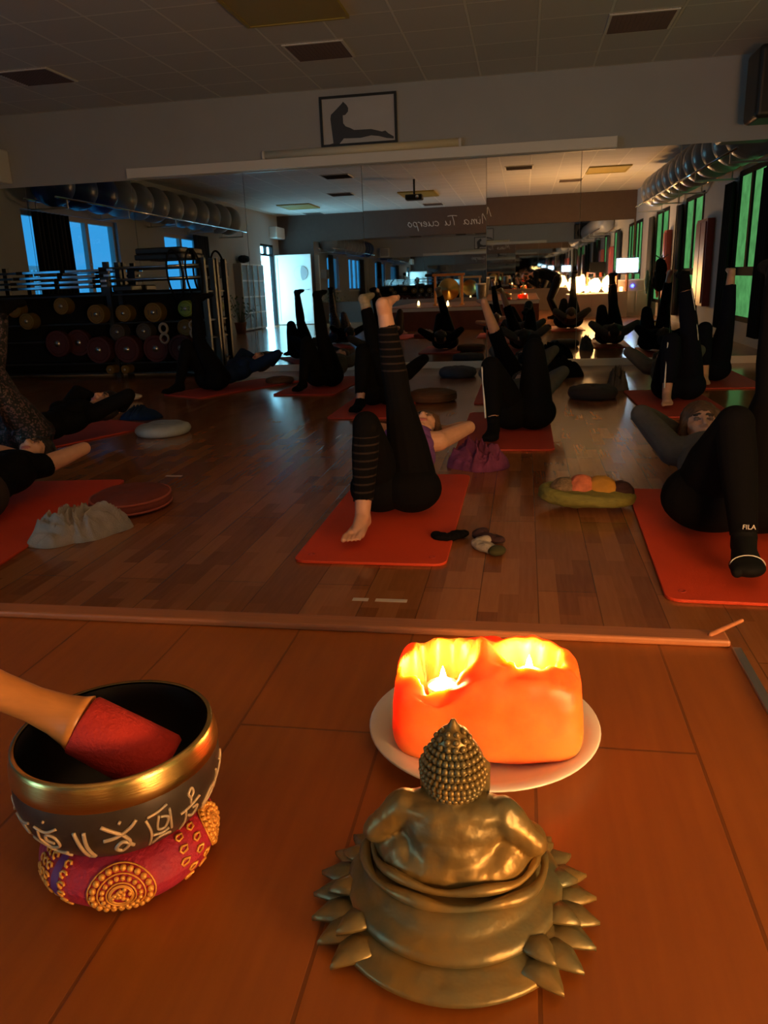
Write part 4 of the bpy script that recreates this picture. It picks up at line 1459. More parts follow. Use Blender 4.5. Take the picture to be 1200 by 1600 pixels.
def lying(label, P, yaw, s, up, tiltx=0.0, tilty=0.0, plant=(0.0, -0.34), socks=(False, False), curl=0.0, look=0.5, clothes=None, hairm='hair_dark', hairstyle='short', bare=0.82,
          vox=0.0075, base=0.0245, spread=0.20, bend=0.80, elbow_z=0.03, footout=0.12, knee_out=0.0, girth=1.12, fold=None, hoff=(0, 0, 0), it=6, bust=1.0):
    B = Body(P, yaw, s, 0.0)
    S_ = s
    G = girth
    hips = {'a': vec(-0.088, 0, 0.105), 'b': vec(0.088, 0, 0.105)}
    # trunk
    B.ell(B.w((0, 0.03, 0.108)), [B.d((0.150 * G, 0, 0)) * S_, B.d((0, 0.125, 0)) * S_, B.d((0, 0, 0.100)) * S_], 'pelvis')
    for q in (-1, 1):
        B.ell(B.w((0.078 * q, -0.035, 0.098)), [B.d((0.098 * G * G, 0, 0)) * S_, B.d((0, 0.105 * G, 0)) * S_, B.d((0, 0, 0.094 * G)) * S_], 'pelvis')
    c1 = 0.02 + 0.03 * curl
    B.ell(B.w((0, 0.17, 0.112 + 0.02 * curl)), [B.d((0.132, 0, 0)) * S_, B.d((0, 0.120, 0)) * S_, B.d((0, 0, 0.090)) * S_], 'belly')
    zc = 0.125 + 0.05 * curl
    B.ell(B.w((0, 0.32, zc)), [B.d((0.150, 0, 0)) * S_, B.d((0, 0.155, 0.05 * curl)) * S_, B.d((0, -0.03 * curl, 0.098)) * S_], 'chest')
    zs = 0.135 + 0.11 * curl
    B.ell(B.w((0, 0.42, zs)), [B.d((0.155, 0, 0)) * S_, B.d((0, 0.10, 0.05 * curl)) * S_, B.d((0, -0.04 * curl, 0.085)) * S_], 'chest')
    for q in (-1, 1):
        B.ell(B.w((0.075 * q, 0.33, zc + 0.072 * bust)), [B.d((0.066, 0, 0)) * S_, B.d((0, 0.066, 0)) * S_, B.d((0, 0, 0.045)) * S_], 'chest')
    neck0 = vec(0, 0.49, zs + 0.01)
    head = vec(0, 0.645, 0.150 + 0.135 * curl) + vec(*hoff)
    B.cap(B.w(neck0), 0.056 * S_, B.w(head + vec(0, -0.05, -0.02)), 0.050 * S_, 'neck')
    # arms behind the head
    for nm, q in (('a', -1), ('b', 1)):
        sh = vec(0.165 * q, 0.435, zs + 0.005)
        el = vec((0.165 + spread * 0.5) * q, 0.585, head.z + 0.03 + elbow_z)
        wr = vec(0.085 * q + hoff[0], 0.735, head.z - 0.035)
        # keep real arm lengths
        d = (el - sh).normalized()
        el = sh + d * 0.27
        B.cap(B.w(vec(0.10 * q, 0.43, zs)), 0.062 * S_, B.w(sh), 0.055 * S_, 'shoulder')
        B.cap(B.w(sh), 0.053 * S_, B.w(sh.lerp(el, 0.5)), 0.046 * S_, 'uarm')
        B.cap(B.w(sh.lerp(el, 0.5)), 0.046 * S_, B.w(el), 0.036 * S_, 'uarm')
        B.cap(B.w(el), 0.037 * S_, B.w(el.lerp(wr, 0.3)), 0.039 * S_, 'farm')
        B.cap(B.w(el.lerp(wr, 0.3)), 0.039 * S_, B.w(wr), 0.025 * S_, 'farm')
        hd = vec(-0.75 * q, 0.12, -0.06)
        add_hand(B, B.w(wr), B.d(hd), B.d(vec(0, 0.85, -0.4)), nm, S_, 0.22, thumb=q)
    # legs
    down = 'a' if up == 'b' else 'b'
    qd = -1 if down == 'a' else 1
    ank = vec(0.088 * qd + plant[0], plant[1], 0.078)
    hip = hips[down]
    kn, ank = two_link(hip, ank, 0.425, 0.405, vec(knee_out * qd, -0.2, 1))

    def leg(hip, kn, ank, t_):
        B.cap(B.w(hip), 0.092 * S_ * G, B.w(hip.lerp(kn, 0.45)), 0.079 * S_ * G, 'thigh_' + t_)
        B.cap(B.w(hip.lerp(kn, 0.45)), 0.079 * S_ * G, B.w(kn), 0.057 * S_, 'thigh_' + t_)
        calf = kn.lerp(ank, 0.30)
        # the calf muscle sits behind the shin
        B.cap(B.w(kn), 0.054 * S_, B.w(calf), 0.055 * S_, 'shin_' + t_)
        e_ = kn.lerp(ank, bare)
        rr = 0.055 + (0.034 - 0.055) * (bare - 0.30) / 0.70
        B.cap(B.w(calf), 0.055 * S_, B.w(e_), rr * S_, 'shin_' + t_)
        B.cap(B.w(e_), rr * S_, B.w(ank), 0.034 * S_, 'ank_' + t_)
    leg(hip, kn, ank, down)
    add_foot(B, B.w(ank), B.d(vec(0.10 * qd, -1, 0)), B.d(vec(0, 0, 1)), down, S_, socks[0])
    knee_w = B.w(kn)
    ankle_w = B.w(ank)
    qu = -qd
    hip = hips[up]
    tgt = hip + vec(tiltx, tilty, 1).normalized() * bend
    kn2, an2 = two_link(hip, tgt, 0.425, 0.405, vec(0, -1, 0.0))
    if fold is not None:
        kn2, an2 = two_link(hip, hip + vec(*fold), 0.425, 0.405, vec(0, -0.25, 1))
    leg(hip, kn2, an2, up)
    Ud = (kn2 - an2).normalized()
    T = vec(footout * qu, 1.0, -0.02)
    add_foot(B, B.w(an2), B.d(T), B.d(Ud), up, S_, socks[1])
    # head
    Fd = vec(0, -look, 1).normalized()
    Uc = vec(0, 1, look)
    hq = add_head(B, B.w(head), B.d(Fd), B.d(Uc), S_)
    hb = MB()
    Xd, Fw = B.d(vec(1, 0, 0)), B.d(Fd)
    Uw = (B.d(Uc) - Fw * B.d(Uc).dot(Fw)).normalized()
    Xd = Fw.cross(Uw)
    hb.ell(hq(0, -0.020, 0.056), [Xd * 0.088 * S_, Fw * 0.099 * S_, Uw * 0.084 * S_])
    hb.ell(hq(0, -0.055, 0.0), [Xd * 0.080 * S_, Fw * 0.062 * S_, Uw * 0.095 * S_])
    for e in (-1, 1):
        hb.cap(hq(0.060 * e, 0.030, 0.066), 0.024 * S_, hq(0.080 * e, -0.005, -0.02), 0.023 * S_)
        if hairstyle == 'long':
            hb.cap(hq(0.078 * e, -0.02, -0.01), 0.026 * S_, hq(0.085 * e, -0.01, -0.13), 0.020 * S_)
            hb.cap(hq(0.085 * e, -0.01, -0.13), 0.020 * S_, hq(0.075 * e, 0.03, -0.20), 0.010 * S_)
    if hairstyle == 'bun':
        hb.sph(hq(0, -0.06, 0.14), 0.045 * S_)
    body, dz = finish(B, label, clothes or [], (M[hairm], hb), S_, vox, base, it)
    info = dict(knee=knee_w + vec(0, 0, dz), ankle=ankle_w + vec(0, 0, dz), hip=B.w(hips[down]) + vec(0, 0, dz), kn2=B.w(kn2) + vec(0, 0, dz), an2=B.w(an2) + vec(0, 0, dz), hip2=B.w(hips[up]) + vec(0, 0, dz), dz=dz, B=B, head=lambda *a: hq(*a) + vec(0, 0, dz), Ud=B.d(Ud), X=Xd, F=Fw, U=Uw)
    return body, info


TANK = ['belly', 'chest']
TSH = ['belly', 'chest', 'shoulder']
LONG = ['belly', 'chest', 'shoulder', 'uarm', 'farm']
SH_ALL = LEGS + ['ank_a', 'ank_b']


def socks_of(t, lo=True):
    return ['foot_' + t, 'ank_' + t]


# woman in the purple top (centre)
lying('person lying on her back, purple top and ribbed black leggings, leg raised', (-0.575, 3.47), 0.0, 0.95, 'b', tiltx=-0.14, tilty=-0.02, plant=(0.0, -0.42), curl=0.85, look=0.3, girth=1.2, hoff=(0.06, 0, 0.0), it=3,
      clothes=[('leggings', LEGS, 0.006, (M['black_cloth'], M['stripes'])), ('vest_top', TANK, 0.008, M['purple_cloth'])], hairm='hair_brown', hairstyle='long', vox=0.0040, bare=0.84, spread=0.19, bend=0.84, elbow_z=-0.04, footout=0.05)
# woman in the grey hoodie (right)
b2, i2 = lying('person lying on her back in grey hoodie, black leggings and black socks', (0.85, 3.27), -0.03, 1.04, 'b', tiltx=-0.02, tilty=-0.07, plant=(0.03, -0.475), socks=(True, True), curl=0.36, look=1.45, hoff=(-0.018, 0.0, 0.045), bust=0.3, girth=1.38,
               clothes=[('leggings', SH_ALL, 0.010, M['black_cloth']), ('hoodie', LONG, 0.012, M['grey_cloth']), ('sock', socks_of('a'), 0.007, M['black_rubber']), ('sock', socks_of('b'), 0.007, M['black_rubber'])],
               hairm='hair_brown', hairstyle='long', vox=0.0052, spread=0.18, elbow_z=0.0, bare=0.86)
# writing and pale toe seam on her planted sock
ax = i2['ankle']
text_mesh('sock_writing', 'FILA', 0.024, M['white'], b2, (ax.x + 0.0, ax.y - 0.0475, ax.z + 0.052), Matrix.Rotation(math.pi / 2, 4, 'X'), 0.0008)
# person at the left edge
b3, i3 = lying('person with glasses lying at the left edge, black top, bare arms', (-2.62, 3.20), 0.08, 1.0, 'a', tiltx=-0.3, tilty=-0.12, plant=(0.02, -0.40), curl=0.10, look=0.35,
               clothes=[('leggings', SH_ALL, 0.007, M['greybrown_cloth']), ('vest_top', TSH, 0.009, M['black_cloth'])], hairstyle='short', vox=0.0062, spread=0.13, elbow_z=-0.02)
gl = MB()
for e in (-1, 1):
    c = i3['head'](0.032 * e, 0.098, 0.012)
    gl.tube([c + i3['X'] * 0.026 * math.cos(t * math.pi / 10) + i3['U'] * 0.020 * math.sin(t * math.pi / 10) for t in range(20)], 0.0028, 6, True)
    gl.tube([i3['head'](0.056 * e, 0.096, 0.016), i3['head'](0.078 * e, 0.05, 0.016), i3['head'](0.080 * e, -0.01, 0.012)], 0.0025, 6)
gl.tube([i3['head'](-0.008, 0.100, 0.014), i3['head'](0.008, 0.100, 0.014)], 0.0025, 6)
go = recenter(gl.build('spectacles', M['black'], None, True))
tag(go, 'dark-rimmed spectacles on the face at the left edge', 'glasses')
# sequined leggings
lying('person lying in dark sequined leggings and black top, left side', (-3.33, 4.74), -0.42, 1.0, 'a', tiltx=-0.12, tilty=0.10, plant=(0.0, -0.34), curl=0.35, look=0.4, socks=(True, True),
      clothes=[('leggings', SH_ALL, 0.007, M['sparkle']), ('top', LONG, 0.009, M['black_cloth']), ('sock', socks_of('a'), 0.007, M['black_cloth']), ('sock', socks_of('b'), 0.007, M['black_cloth'])], vox=0.0065, girth=1.3)
# in blue by the rack
lying('person lying by the weight rack in dark blue top, black trousers', (-3.22, 7.86), -0.55, 1.0, 'b', tiltx=-0.10, tilty=-0.18, plant=(0.0, -0.38), curl=0.5, look=0.4, socks=(True, True),
      clothes=[('trousers', SH_ALL, 0.010, M['black_cloth']), ('top', LONG, 0.010, M['blue_cloth']), ('sock', socks_of('a'), 0.007, M['black_cloth']), ('sock', socks_of('b'), 0.007, M['black_cloth'])], vox=0.0085)
# charcoal near mirror
lying('person in charcoal clothes lying closest to the mirror, left of centre', (-2.05, 8.02), -0.05, 0.98, 'b', tiltx=-0.16, tilty=0.0, plant=(-0.04, -0.38), curl=0.5, look=0.4, socks=(True, True),
      clothes=[('trousers', SH_ALL, 0.010, M['black_cloth']), ('top', LONG, 0.010, M['grey_cloth']), ('sock', socks_of('a'), 0.007, M['black_cloth']), ('sock', socks_of('b'), 0.007, M['black_cloth'])], vox=0.0085)
# behind the woman in purple
b7, i7 = lying('person in black behind the purple-topped woman, striped beige sock raised', (-1.22, 6.72), 0.0, 1.0, 'b', tiltx=-0.25, tilty=-0.12, bend=0.77, plant=(-0.03, -0.36), curl=0.5, look=0.4, socks=(True, True),
               clothes=[('trousers', LEGS, 0.012, M['black_cloth']), ('top', LONG, 0.010, M['black_cloth']), ('sock', ['foot_a'], 0.007, M['black_cloth']), ('sock', ['foot_b', 'ank_b'], 0.009, M['beige_knit'])], vox=0.0085, bare=0.86)
# right of centre, legs together
b8, i8 = lying('person in black trousers with white side stripe, right of centre', (0.0, 5.55), 0.0, 1.0, 'b', plant=(-0.10, -0.42), curl=0.4, look=0.4, socks=(True, True), fold=(-0.06, 0.42, 0.34), girth=1.2,
               clothes=[('trousers', LEGS, 0.012, M['black_cloth']), ('top', LONG, 0.010, M['grey_cloth']), ('sock', ['foot_a', 'ank_a'], 0.008, M['black_cloth']), ('sock', ['foot_b', 'ank_b'], 0.008, M['black_cloth'])], vox=0.0075, bare=0.86, knee_out=0.25)
lying('person lying behind the legs with white side stripe, bare shin raised', (0.0, 7.35), 0.0, 1.0, 'a', tiltx=-0.36, tilty=-0.55, plant=(0.0, -0.36), curl=0.5, look=0.4, bend=0.81,
      clothes=[('trousers', LEGS, 0.012, M['black_cloth']), ('top', LONG, 0.010, M['grey_cloth'])], vox=0.0085, bare=0.42)
# striped track trousers
b9, i9 = lying('person in navy track trousers with pale stripes lying on the right', (1.27, 6.86), 0.02, 1.03, 'b', tiltx=-0.12, tilty=-0.05, plant=(-0.06, -0.36), curl=0.5, look=0.4, socks=(False, True),
               clothes=[('trousers', LEGS, 0.014, M['navy_cloth']), ('top', LONG, 0.012, M['grey_cloth']), ('sock', ['foot_b', 'ank_b'], 0.008, M['black_cloth'])], vox=0.0075, bare=0.80)
# farthest right
lying('person in navy lying at the far right near the mirror, bare foot raised', (1.74, 8.02), 0.0, 1.05, 'b', tiltx=0.06, tilty=-0.06, plant=(0.0, -0.36), curl=0.5, look=0.4,
      clothes=[('leggings', LEGS, 0.010, M['navy_cloth']), ('top', LONG, 0.012, M['navy_cloth'])], vox=0.0085, bare=0.80)


def side_stripe(body, info, legs, m, sgn, ro=0.066):
    """piping down the outer side of a trouser leg"""
    for (h, k, a) in legs:
        mb = MB()
        X = info['B'].d(vec(sgn, -0.55, 0)).normalized()
        pts = []
        for i in range(9):
            t = i / 8
            p = h.lerp(k, t)
            pts.append(p + X * (0.104 + (0.068 - 0.104) * t) * 1.0)
        for i in range(1, 8):
            t = i / 8
            p = k.lerp(a, t)
            pts.append(p + X * (0.068 + (0.056 - 0.068) * t))
        mb.tube(catmull(pts, 3), 0.0065, 6)
        mb.build('side_stripe', m, body, True)


side_stripe(b8, i8, [(i8['hip'], i8['knee'], i8['ankle'])], M['white'], -1)
side_stripe(b9, i9, [(i9['hip'], i9['knee'], i9['ankle'])], M['white'], -0.35)
side_stripe(b9, i9, [(i9['hip2'], i9['kn2'], i9['an2'])], M['white'], 0.55)
# pale toe seam on the hoodie woman's sock
tp = i2['ankle'] + i2['B'].d(vec(-0.10, -1, 0)).normalized() * 0.142 + vec(0, 0, -0.055)
mb = MB()
mb.tube([tp + i2['B'].d(vec(1, 0, 0)) * 0.056 * math.cos(t * math.pi / 12) + vec(0, 0.004, 0.036 * math.sin(t * math.pi / 12)) for t in range(13)], 0.002, 6)
mb.build('toe_seam', M['white'], b2, True)

# photographer: stands beside the stage end and leans over it, holding the phone
B = Body((0.62, -0.42), 0.0, 1.0, 0.0)
pel, che, upp = vec(0.74, -0.36, 0.90), vec(0.44, -0.40, 1.05), vec(0.26, -0.40, 1.06)
hd = vec(0.03, -0.40, 0.985)
B.ell(pel, [(0.115, 0, 0.02), (0, 0.150, 0), (-0.02, 0, 0.130)], 'pelvis')
B.cap(pel + vec(-0.02, 0, 0.02), 0.125, vec(0.58, -0.38, 1.01), 0.118, 'belly')
B.cap(vec(0.58, -0.38, 1.01), 0.118, che, 0.125, 'belly')
B.ell(vec(0.36, -0.40, 1.05), [(0.16, 0, 0.01), (0, 0.165, 0), (-0.01, 0, 0.105)], 'chest')
B.cap(upp, 0.065, hd + vec(0.05, 0, 0.0), 0.052, 'neck')
for nm, q in (('a', 1), ('b', -1)):
    sh = upp + vec(0.0, 0.165 * q, -0.01)
    B.cap(upp + vec(0, 0.09 * q, 0), 0.065, sh, 0.056, 'shoulder')
    wr = vec(0.075 * q * 0.0 + (0.055 if q > 0 else -0.035), -0.105, 0.925)
    el, wr = two_link(sh, wr, 0.27, 0.25, vec(0.3, 0.3 * q, -1))
    B.cap(sh, 0.053, sh.lerp(el, 0.5), 0.046, 'uarm')
    B.cap(sh.lerp(el, 0.5), 0.046, el, 0.037, 'uarm')
    B.cap(el, 0.038, el.lerp(wr, 0.3), 0.038, 'farm')
    B.cap(el.lerp(wr, 0.3), 0.038, wr, 0.026, 'farm')
    add_hand(B, wr, vec(0.05 * -q, 0.45, 0.55), vec(0.25 * q, -0.8, 0.5), nm, 1.0, 0.35, thumb=-q)
    hip = pel + vec(0.02, 0.09 * q, -0.03)
    an = vec(0.80 if q > 0 else 0.74, -0.36 + 0.12 * q, 0.085)
    kn, an = two_link(hip, an, 0.435, 0.415, vec(-1, 0, 0))
    B.cap(hip, 0.092, hip.lerp(kn, 0.5), 0.078, 'thigh_' + nm)
    B.cap(hip.lerp(kn, 0.5), 0.078, kn, 0.056, 'thigh_' + nm)
    B.cap(kn, 0.056, kn.lerp(an, 0.35), 0.056, 'shin_' + nm)
    B.cap(kn.lerp(an, 0.35), 0.056, an, 0.036, 'shin_' + nm)
    add_foot(B, an, vec(-1, 0.1 * q, 0), vec(0, 0, 1), nm, 1.0, True)
hq = add_head(B, hd, vec(-0.35, 0.75, -0.05), vec(-0.8, -0.3, 0.25), 1.0)
hb = MB()
hb.sph(hd + vec(0.0, -0.035, 0.02), 0.098, 0.092, 0.098)
hb.cap(hd + vec(0.05, -0.06, -0.01), 0.05, hd + vec(0.11, -0.05, -0.06), 0.03)
finish(B, 'person in dark clothes bending over the stage end, holding a phone', [('trousers', LEGS, 0.012, M['black_cloth']), ('top', LONG, 0.012, M['navy_cloth']), ('sock', ['foot_a'], 0.007, M['black_cloth']), ('sock', ['foot_b'], 0.007, M['black_cloth'])], (M['hair_brown'], hb), 1.0, 0.0075, 0.002)
ph = thing('smartphone', 'dark smartphone held by the bending person', 'phone', (0.0, -0.03, 0.95))
right, up_, back = Vector((RX[0], RY[0], RZ[0])), -Vector((RX[1], RY[1], RZ[1])), -Vector((RX[2], RY[2], RZ[2]))
rot = Matrix((right, up_, back)).transposed()
pcn = Vector((0, 0, CAMZ)) + right * 0.018 - up_ * 0.055 + back * 0.022
MB().box(pcn, (0.074, 0.150, 0.008), rot).build('case', M['black'], ph, bevel=0.0025)
MB().box(pcn + back * 0.0045, (0.068, 0.142, 0.001), rot).build('screen', M['black_rubber'], ph)

# ================================================================== THINGS ON THE FLOOR
def cushion(label, c, rx, ry, h, m, piping=None, yaw=0.0, group=None, z0=0.0):
    o = thing('round_cushion', label, 'cushion', (c[0], c[1], z0), group)
    prof = [(0, 0.0005), (0.80, 0.0005), (0.93, 0.10 * h), (1.0, 0.38 * h), (0.99, 0.58 * h), (0.93, 0.80 * h), (0.78, 0.93 * h), (0.45, 1.0 * h), (0.10, 0.97 * h), (0, 0.95 * h)]
    mb = MB()
    mb.lathe([(r, z) for r, z in prof], (0, 0, 0), 48)
    ca, sa = math.cos(yaw), math.sin(yaw)
    vs = []
    for (x, y, z) in mb.v:
        X, Y = x * rx, y * ry
        wob = 1 + 0.03 * noise.noise(Vector((x * 2 + c[0], y * 2 + c[1], 0)))
        vs.append((c[0] + (ca * X - sa * Y) * wob, c[1] + (sa * X + ca * Y) * wob, z0 + z * (1 + 0.10 * noise.noise(Vector((x * 3, y * 3, c[0]))))))
    mb.v = vs
    mb.build('cover', m, o, True)
    if piping:
        pb = MB()
        for zz, rr in ((0.22, 0.975), (0.72, 0.965)):
            pts = []
            for t in range(48):
                a = t * math.pi / 24
                X, Y = rx * rr * math.cos(a), ry * rr * math.sin(a)
                pts.append((c[0] + ca * X - sa * Y, c[1] + sa * X + ca * Y, z0 + zz * h))
            pb.tube(pts, 0.006, 6, True)
        pb.build('piping', piping, o, True)
    bt = MB()
    bt.sph((c[0], c[1], z0 + 0.96 * h), 0.018, 0.018, 0.008)
    bt.build('button', m, o, True)
    return o


CG = 'round floor cushions'
cushion('round dark red cushion with salmon side beside the grey towel', (-1.95, 3.52), 0.20, 0.24, 0.085, M['cush_red'], M['cush_side'], 0.2, CG)
cushion('pale blue round cushion lying alone left on the floor', (-2.68, 5.45), 0.20, 0.22, 0.085, M['cush_blue'], None, 0.0, CG)
cushion('brown round cushion behind the raised striped leg', (-0.80, 6.98), 0.215, 0.22, 0.10, M['cush_brown'], M['cush_brown'], 0.0, CG)
cushion('slate blue round cushion at the foot of the mirror', (-0.72, 8.75), 0.21, 0.20, 0.11, M['cush_navy'], None, 0.0, CG)
cushion('dark round cushion on the bright reflection, right of centre', (0.60, 7.05), 0.215, 0.22, 0.11, M['cush_dark'], None, 0.0, CG)
cushion('small brown cushion left of the charcoal-dressed person', (-2.68, 8.42), 0.16, 0.16, 0.07, M['cush_brown'], None, 0.0, CG)


def heap(name, label, cat, blobs, m, vox=0.007, amp=0.02, sc=9, seed=0.0, it=3, caps=()):
    mb = MB()
    for (c, r) in blobs:
        mb.sph(c, r[0], r[1], r[2])
    for (p0, r0, p1, r1) in caps:
        mb.cap(p0, r0, p1, r1)
    me = voxel(mb, vox, it)
    displace(me, amp, sc, seed)
    displace(me, amp * 0.35, sc * 3.1, seed + 4)
    co = co_of(me)
    co[:, 2] = np.maximum(co[:, 2], 0.001)
    me.vertices.foreach_set('co', co.ravel())
    me.update()
    o = link_mesh(name, me, m, None, True)
    recenter(o)
    return tag(o, label, cat)


def cloth_heap(name, label, cat, c, corners, H, m, seed, fold=11.0, parts=None):
    """crumpled cloth: corners = [(angle deg, radius)], closed below"""
    cs = sorted((math.radians(a), rr) for a, rr in corners)
    n, k = 128, 44

    def rad(th):
        th = th % (2 * math.pi)
        for i in range(len(cs)):
            a0, r0 = cs[i]
            a1, r1 = cs[(i + 1) % len(cs)]
            if i == len(cs) - 1:
                a1 += 2 * math.pi
            for sh in (0, 2 * math.pi):
                if a0 <= th + sh <= a1:
                    t = (th + sh - a0) / (a1 - a0)
                    t = t * t * (3 - 2 * t)
                    return r0 + (r1 - r0) * t
        return cs[0][1]

    def height(x, y, rho):
        q = Vector((x * fold, y * fold, seed))
        w_ = Vector((noise.noise(q * 0.5 + Vector((7, 3, 1))), noise.noise(q * 0.5 + Vector((1, 9, 4))), 0)) * 1.6
        ridge = max(0.0, 1.0 - abs(noise.noise(q + w_)) * 3.2)
        ridge2 = max(0.0, 1.0 - abs(noise.noise((q + w_) * 2.3 + Vector((3, 3, 3)))) * 2.8)
        lump = 0.5 + noise.noise(q * 0.45 + Vector((2, 5, 8)))
        env = max(0.0, 1 - rho ** 2.2) ** 0.62
        return H * env * (0.18 + 0.34 * lump + 0.40 * ridge ** 1.4 + 0.14 * ridge2) + 0.012 * (1 - rho ** 8)
    vs, fs = [(c[0], c[1], height(0, 0, 0))], []
    for j in range(1, k + 1):
        rho = j / k
        for i in range(n):
            th = 2 * math.pi * i / n
            rr = rad(th) * rho * (1 + 0.07 * noise.noise(Vector((math.cos(th) * 3, math.sin(th) * 3, seed))))
            x, y = rr * math.cos(th), rr * math.sin(th)
            vs.append((c[0] + x, c[1] + y, max(0.002, height(x, y, rho))))
    for i in range(n):
        fs.append((0, 1 + i, 1 + (i + 1) % n))
    for j in range(k - 1):
        for i in range(n):
            a = 1 + j * n + i
            b = 1 + j * n + (i + 1) % n
            fs.append((a, a + n, b + n, b))
    base = len(vs)
    for i in range(n):
        q = vs[1 + (k - 1) * n + i]
        vs.append((q[0], q[1], 0.0006))
    for i in range(n):
        a = 1 + (k - 1) * n + i
        b = 1 + (k - 1) * n + (i + 1) % n
        fs.append((a, base + i, base + (i + 1) % n, b))
    fs.append(tuple(reversed(range(base, base + n))))
    mb = MB()
    mb.add(vs, fs)
    o = mb.build(name, m, None, True)
    recenter(o)
    return tag(o, label, cat)


# towel heap with folds
cloth_heap('towel', 'crumpled grey towel on the floor beside the left mat', 'towel', (-1.98, 3.05), [(0, 0.17), (35, 0.25), (75, 0.14), (130, 0.15), (180, 0.13), (228, 0.22), (262, 0.19), (300, 0.13)], 0.165, M['towel'], 3.4, 12.0)
cloth_heap('folded_sweater', 'plum coloured sweater in a heap behind the purple-topped woman', 'clothes', (-0.24, 4.42), [(0, 0.17), (40, 0.15), (90, 0.15), (140, 0.17), (180, 0.19), (230, 0.14), (300, 0.15)], 0.19, M['plum_cloth'], 8.2, 12.0)
cloth_heap('jacket', 'dark jacket heaped against the mirror right of centre', 'clothes', (0.40, 8.62), [(0, 0.24), (60, 0.16), (120, 0.18), (180, 0.20), (250, 0.15), (310, 0.16)], 0.25, M['black_cloth'], 1.1, 8.0)
heap('sandal_bag', 'small dark bag lying behind the sequined leggings', 'bag', [((-3.95, 7.2, 0.04), (0.22, 0.09, 0.04))], M['beige_knit'], 0.008, 0.01, 8, 2.0)
cloth_heap('clothes_pile', 'blue garment lying between the left mats', 'clothes', (-3.24, 6.17), [(0, 0.2), (90, 0.12), (180, 0.17), (270, 0.12)], 0.11, M['blue_cloth'], 5.3, 10.0)
cloth_heap('grey_shawl', 'grey shawl heaped left of the striped track trousers', 'clothes', (0.88, 7.60), [(0, 0.09), (90, 0.16), (180, 0.10), (270, 0.14)], 0.24, M['grey_cloth'], 6.1, 10.0)

# crescent cushion bag with coloured rolls
bg_ = thing('colourful_cushion', 'olive green oval cushion holding bands of coral, ochre and knit', 'cushion', (0.30, 3.62, 0))
mb = MB()
mb.ell((0.30, 3.62, 0.055), [(0.225, 0.0, 0), (0, 0.150, 0), (0, 0, 0.045)], 40, 20)
for i in range(40):
    pass
ring = [(0.30 + 0.195 * math.cos(t * math.pi / 24), 3.62 + 0.125 * math.sin(t * math.pi / 24), 0.062 + 0.018 * (-math.cos(t * math.pi / 24))) for t in range(48)]
mb.tube(ring, 0.027, 10, True)
me = voxel(mb, 0.006, 5)
displace(me, 0.006, 14, 2.0)
shift_mesh(me, (0.30, 3.62, 0))
link_mesh('cover', me, M['bag_green'], bg_, True)
for nm, xm, hw, mm_, r, zc in (('knit_roll', 0.195, 0.062, 'bag_knit', 0.056, 0.078), ('coral_band', 0.275, 0.060, 'bag_pink', 0.066, 0.080), ('ochre_band', 0.365, 0.072, 'bag_orange', 0.064, 0.076), ('dark_end', 0.450, 0.062, 'bag_dark', 0.050, 0.068)):
    b = MB()
    b.sph((xm, 3.625, zc), hw * 1.08, r * 1.3, r * 1.1, 36, 24)
    ob = b.build(nm, M[mm_], bg_, True)
    displace(ob.data, 0.005, 38, xm * 10)

# socks on the floor
def sock(label, p, yaw, m, toe=None):
    ca, sa = math.cos(yaw), math.sin(yaw)

    def T(a, b, z):
        return (p[0] + ca * a - sa * b, p[1] + sa * a + ca * b, z)
    mb = MB()
    mb.ell(T(0, 0, 0.018), [(ca * 0.075, sa * 0.075, 0), (-sa * 0.036, ca * 0.036, 0), (0, 0, 0.018)])
    mb.ell(T(-0.06, 0.03, 0.020), [(ca * 0.03, sa * 0.03, 0), (-sa * 0.055, ca * 0.055, 0), (0, 0, 0.020)])
    me = voxel(mb, 0.004, 3)
    displace(me, 0.006, 30, p[0] * 9)
    co = co_of(me)
    co[:, 2] = np.maximum(co[:, 2], 0.001)
    me.vertices.foreach_set('co', co.ravel())
    me.update()
    o = link_mesh('sock', me, m, None, True)
    recenter(o)
    tag(o, label, 'sock', 'socks beside the centre mat')
    if toe:
        b = MB()
        b.ell(T(0.058, 0, 0.019), [(ca * 0.032, sa * 0.032, 0), (-sa * 0.039, ca * 0.039, 0), (0, 0, 0.020)])
        b.build('toe', toe, o, True)
    return o


sock('dark sock crumpled against the centre mat edge', (-0.27, 3.10), 0.9, M['black_cloth'])
sock('dark sock farthest from the centre mat, beside the pale one', (-0.13, 3.07), -0.5, M['bag_dark'])
sock('pale sock with dark green toe beside the centre mat', (-0.135, 2.955), -0.75, M['towel'], mat('dark_green_knit', (0.05, 0.045, 0.012), 0.9))

# tape marks on the floor
for (x0, x1, y, lab) in [(-0.57, -0.515, 2.43, 'short white tape mark on the floor, left one'), (-0.49, -0.38, 2.43, 'longer white tape mark on the floor, right one'), (-2.06, -1.96, 4.15, 'white tape mark on the left floor near the round cushions')]:
    o = recenter(MB().b2((x0, y - 0.012, 0.0003), (x1, y + 0.012, 0.0014)).build('tape_mark', M['tape']))
    tag(o, lab, 'tape', 'tape marks on the floor')

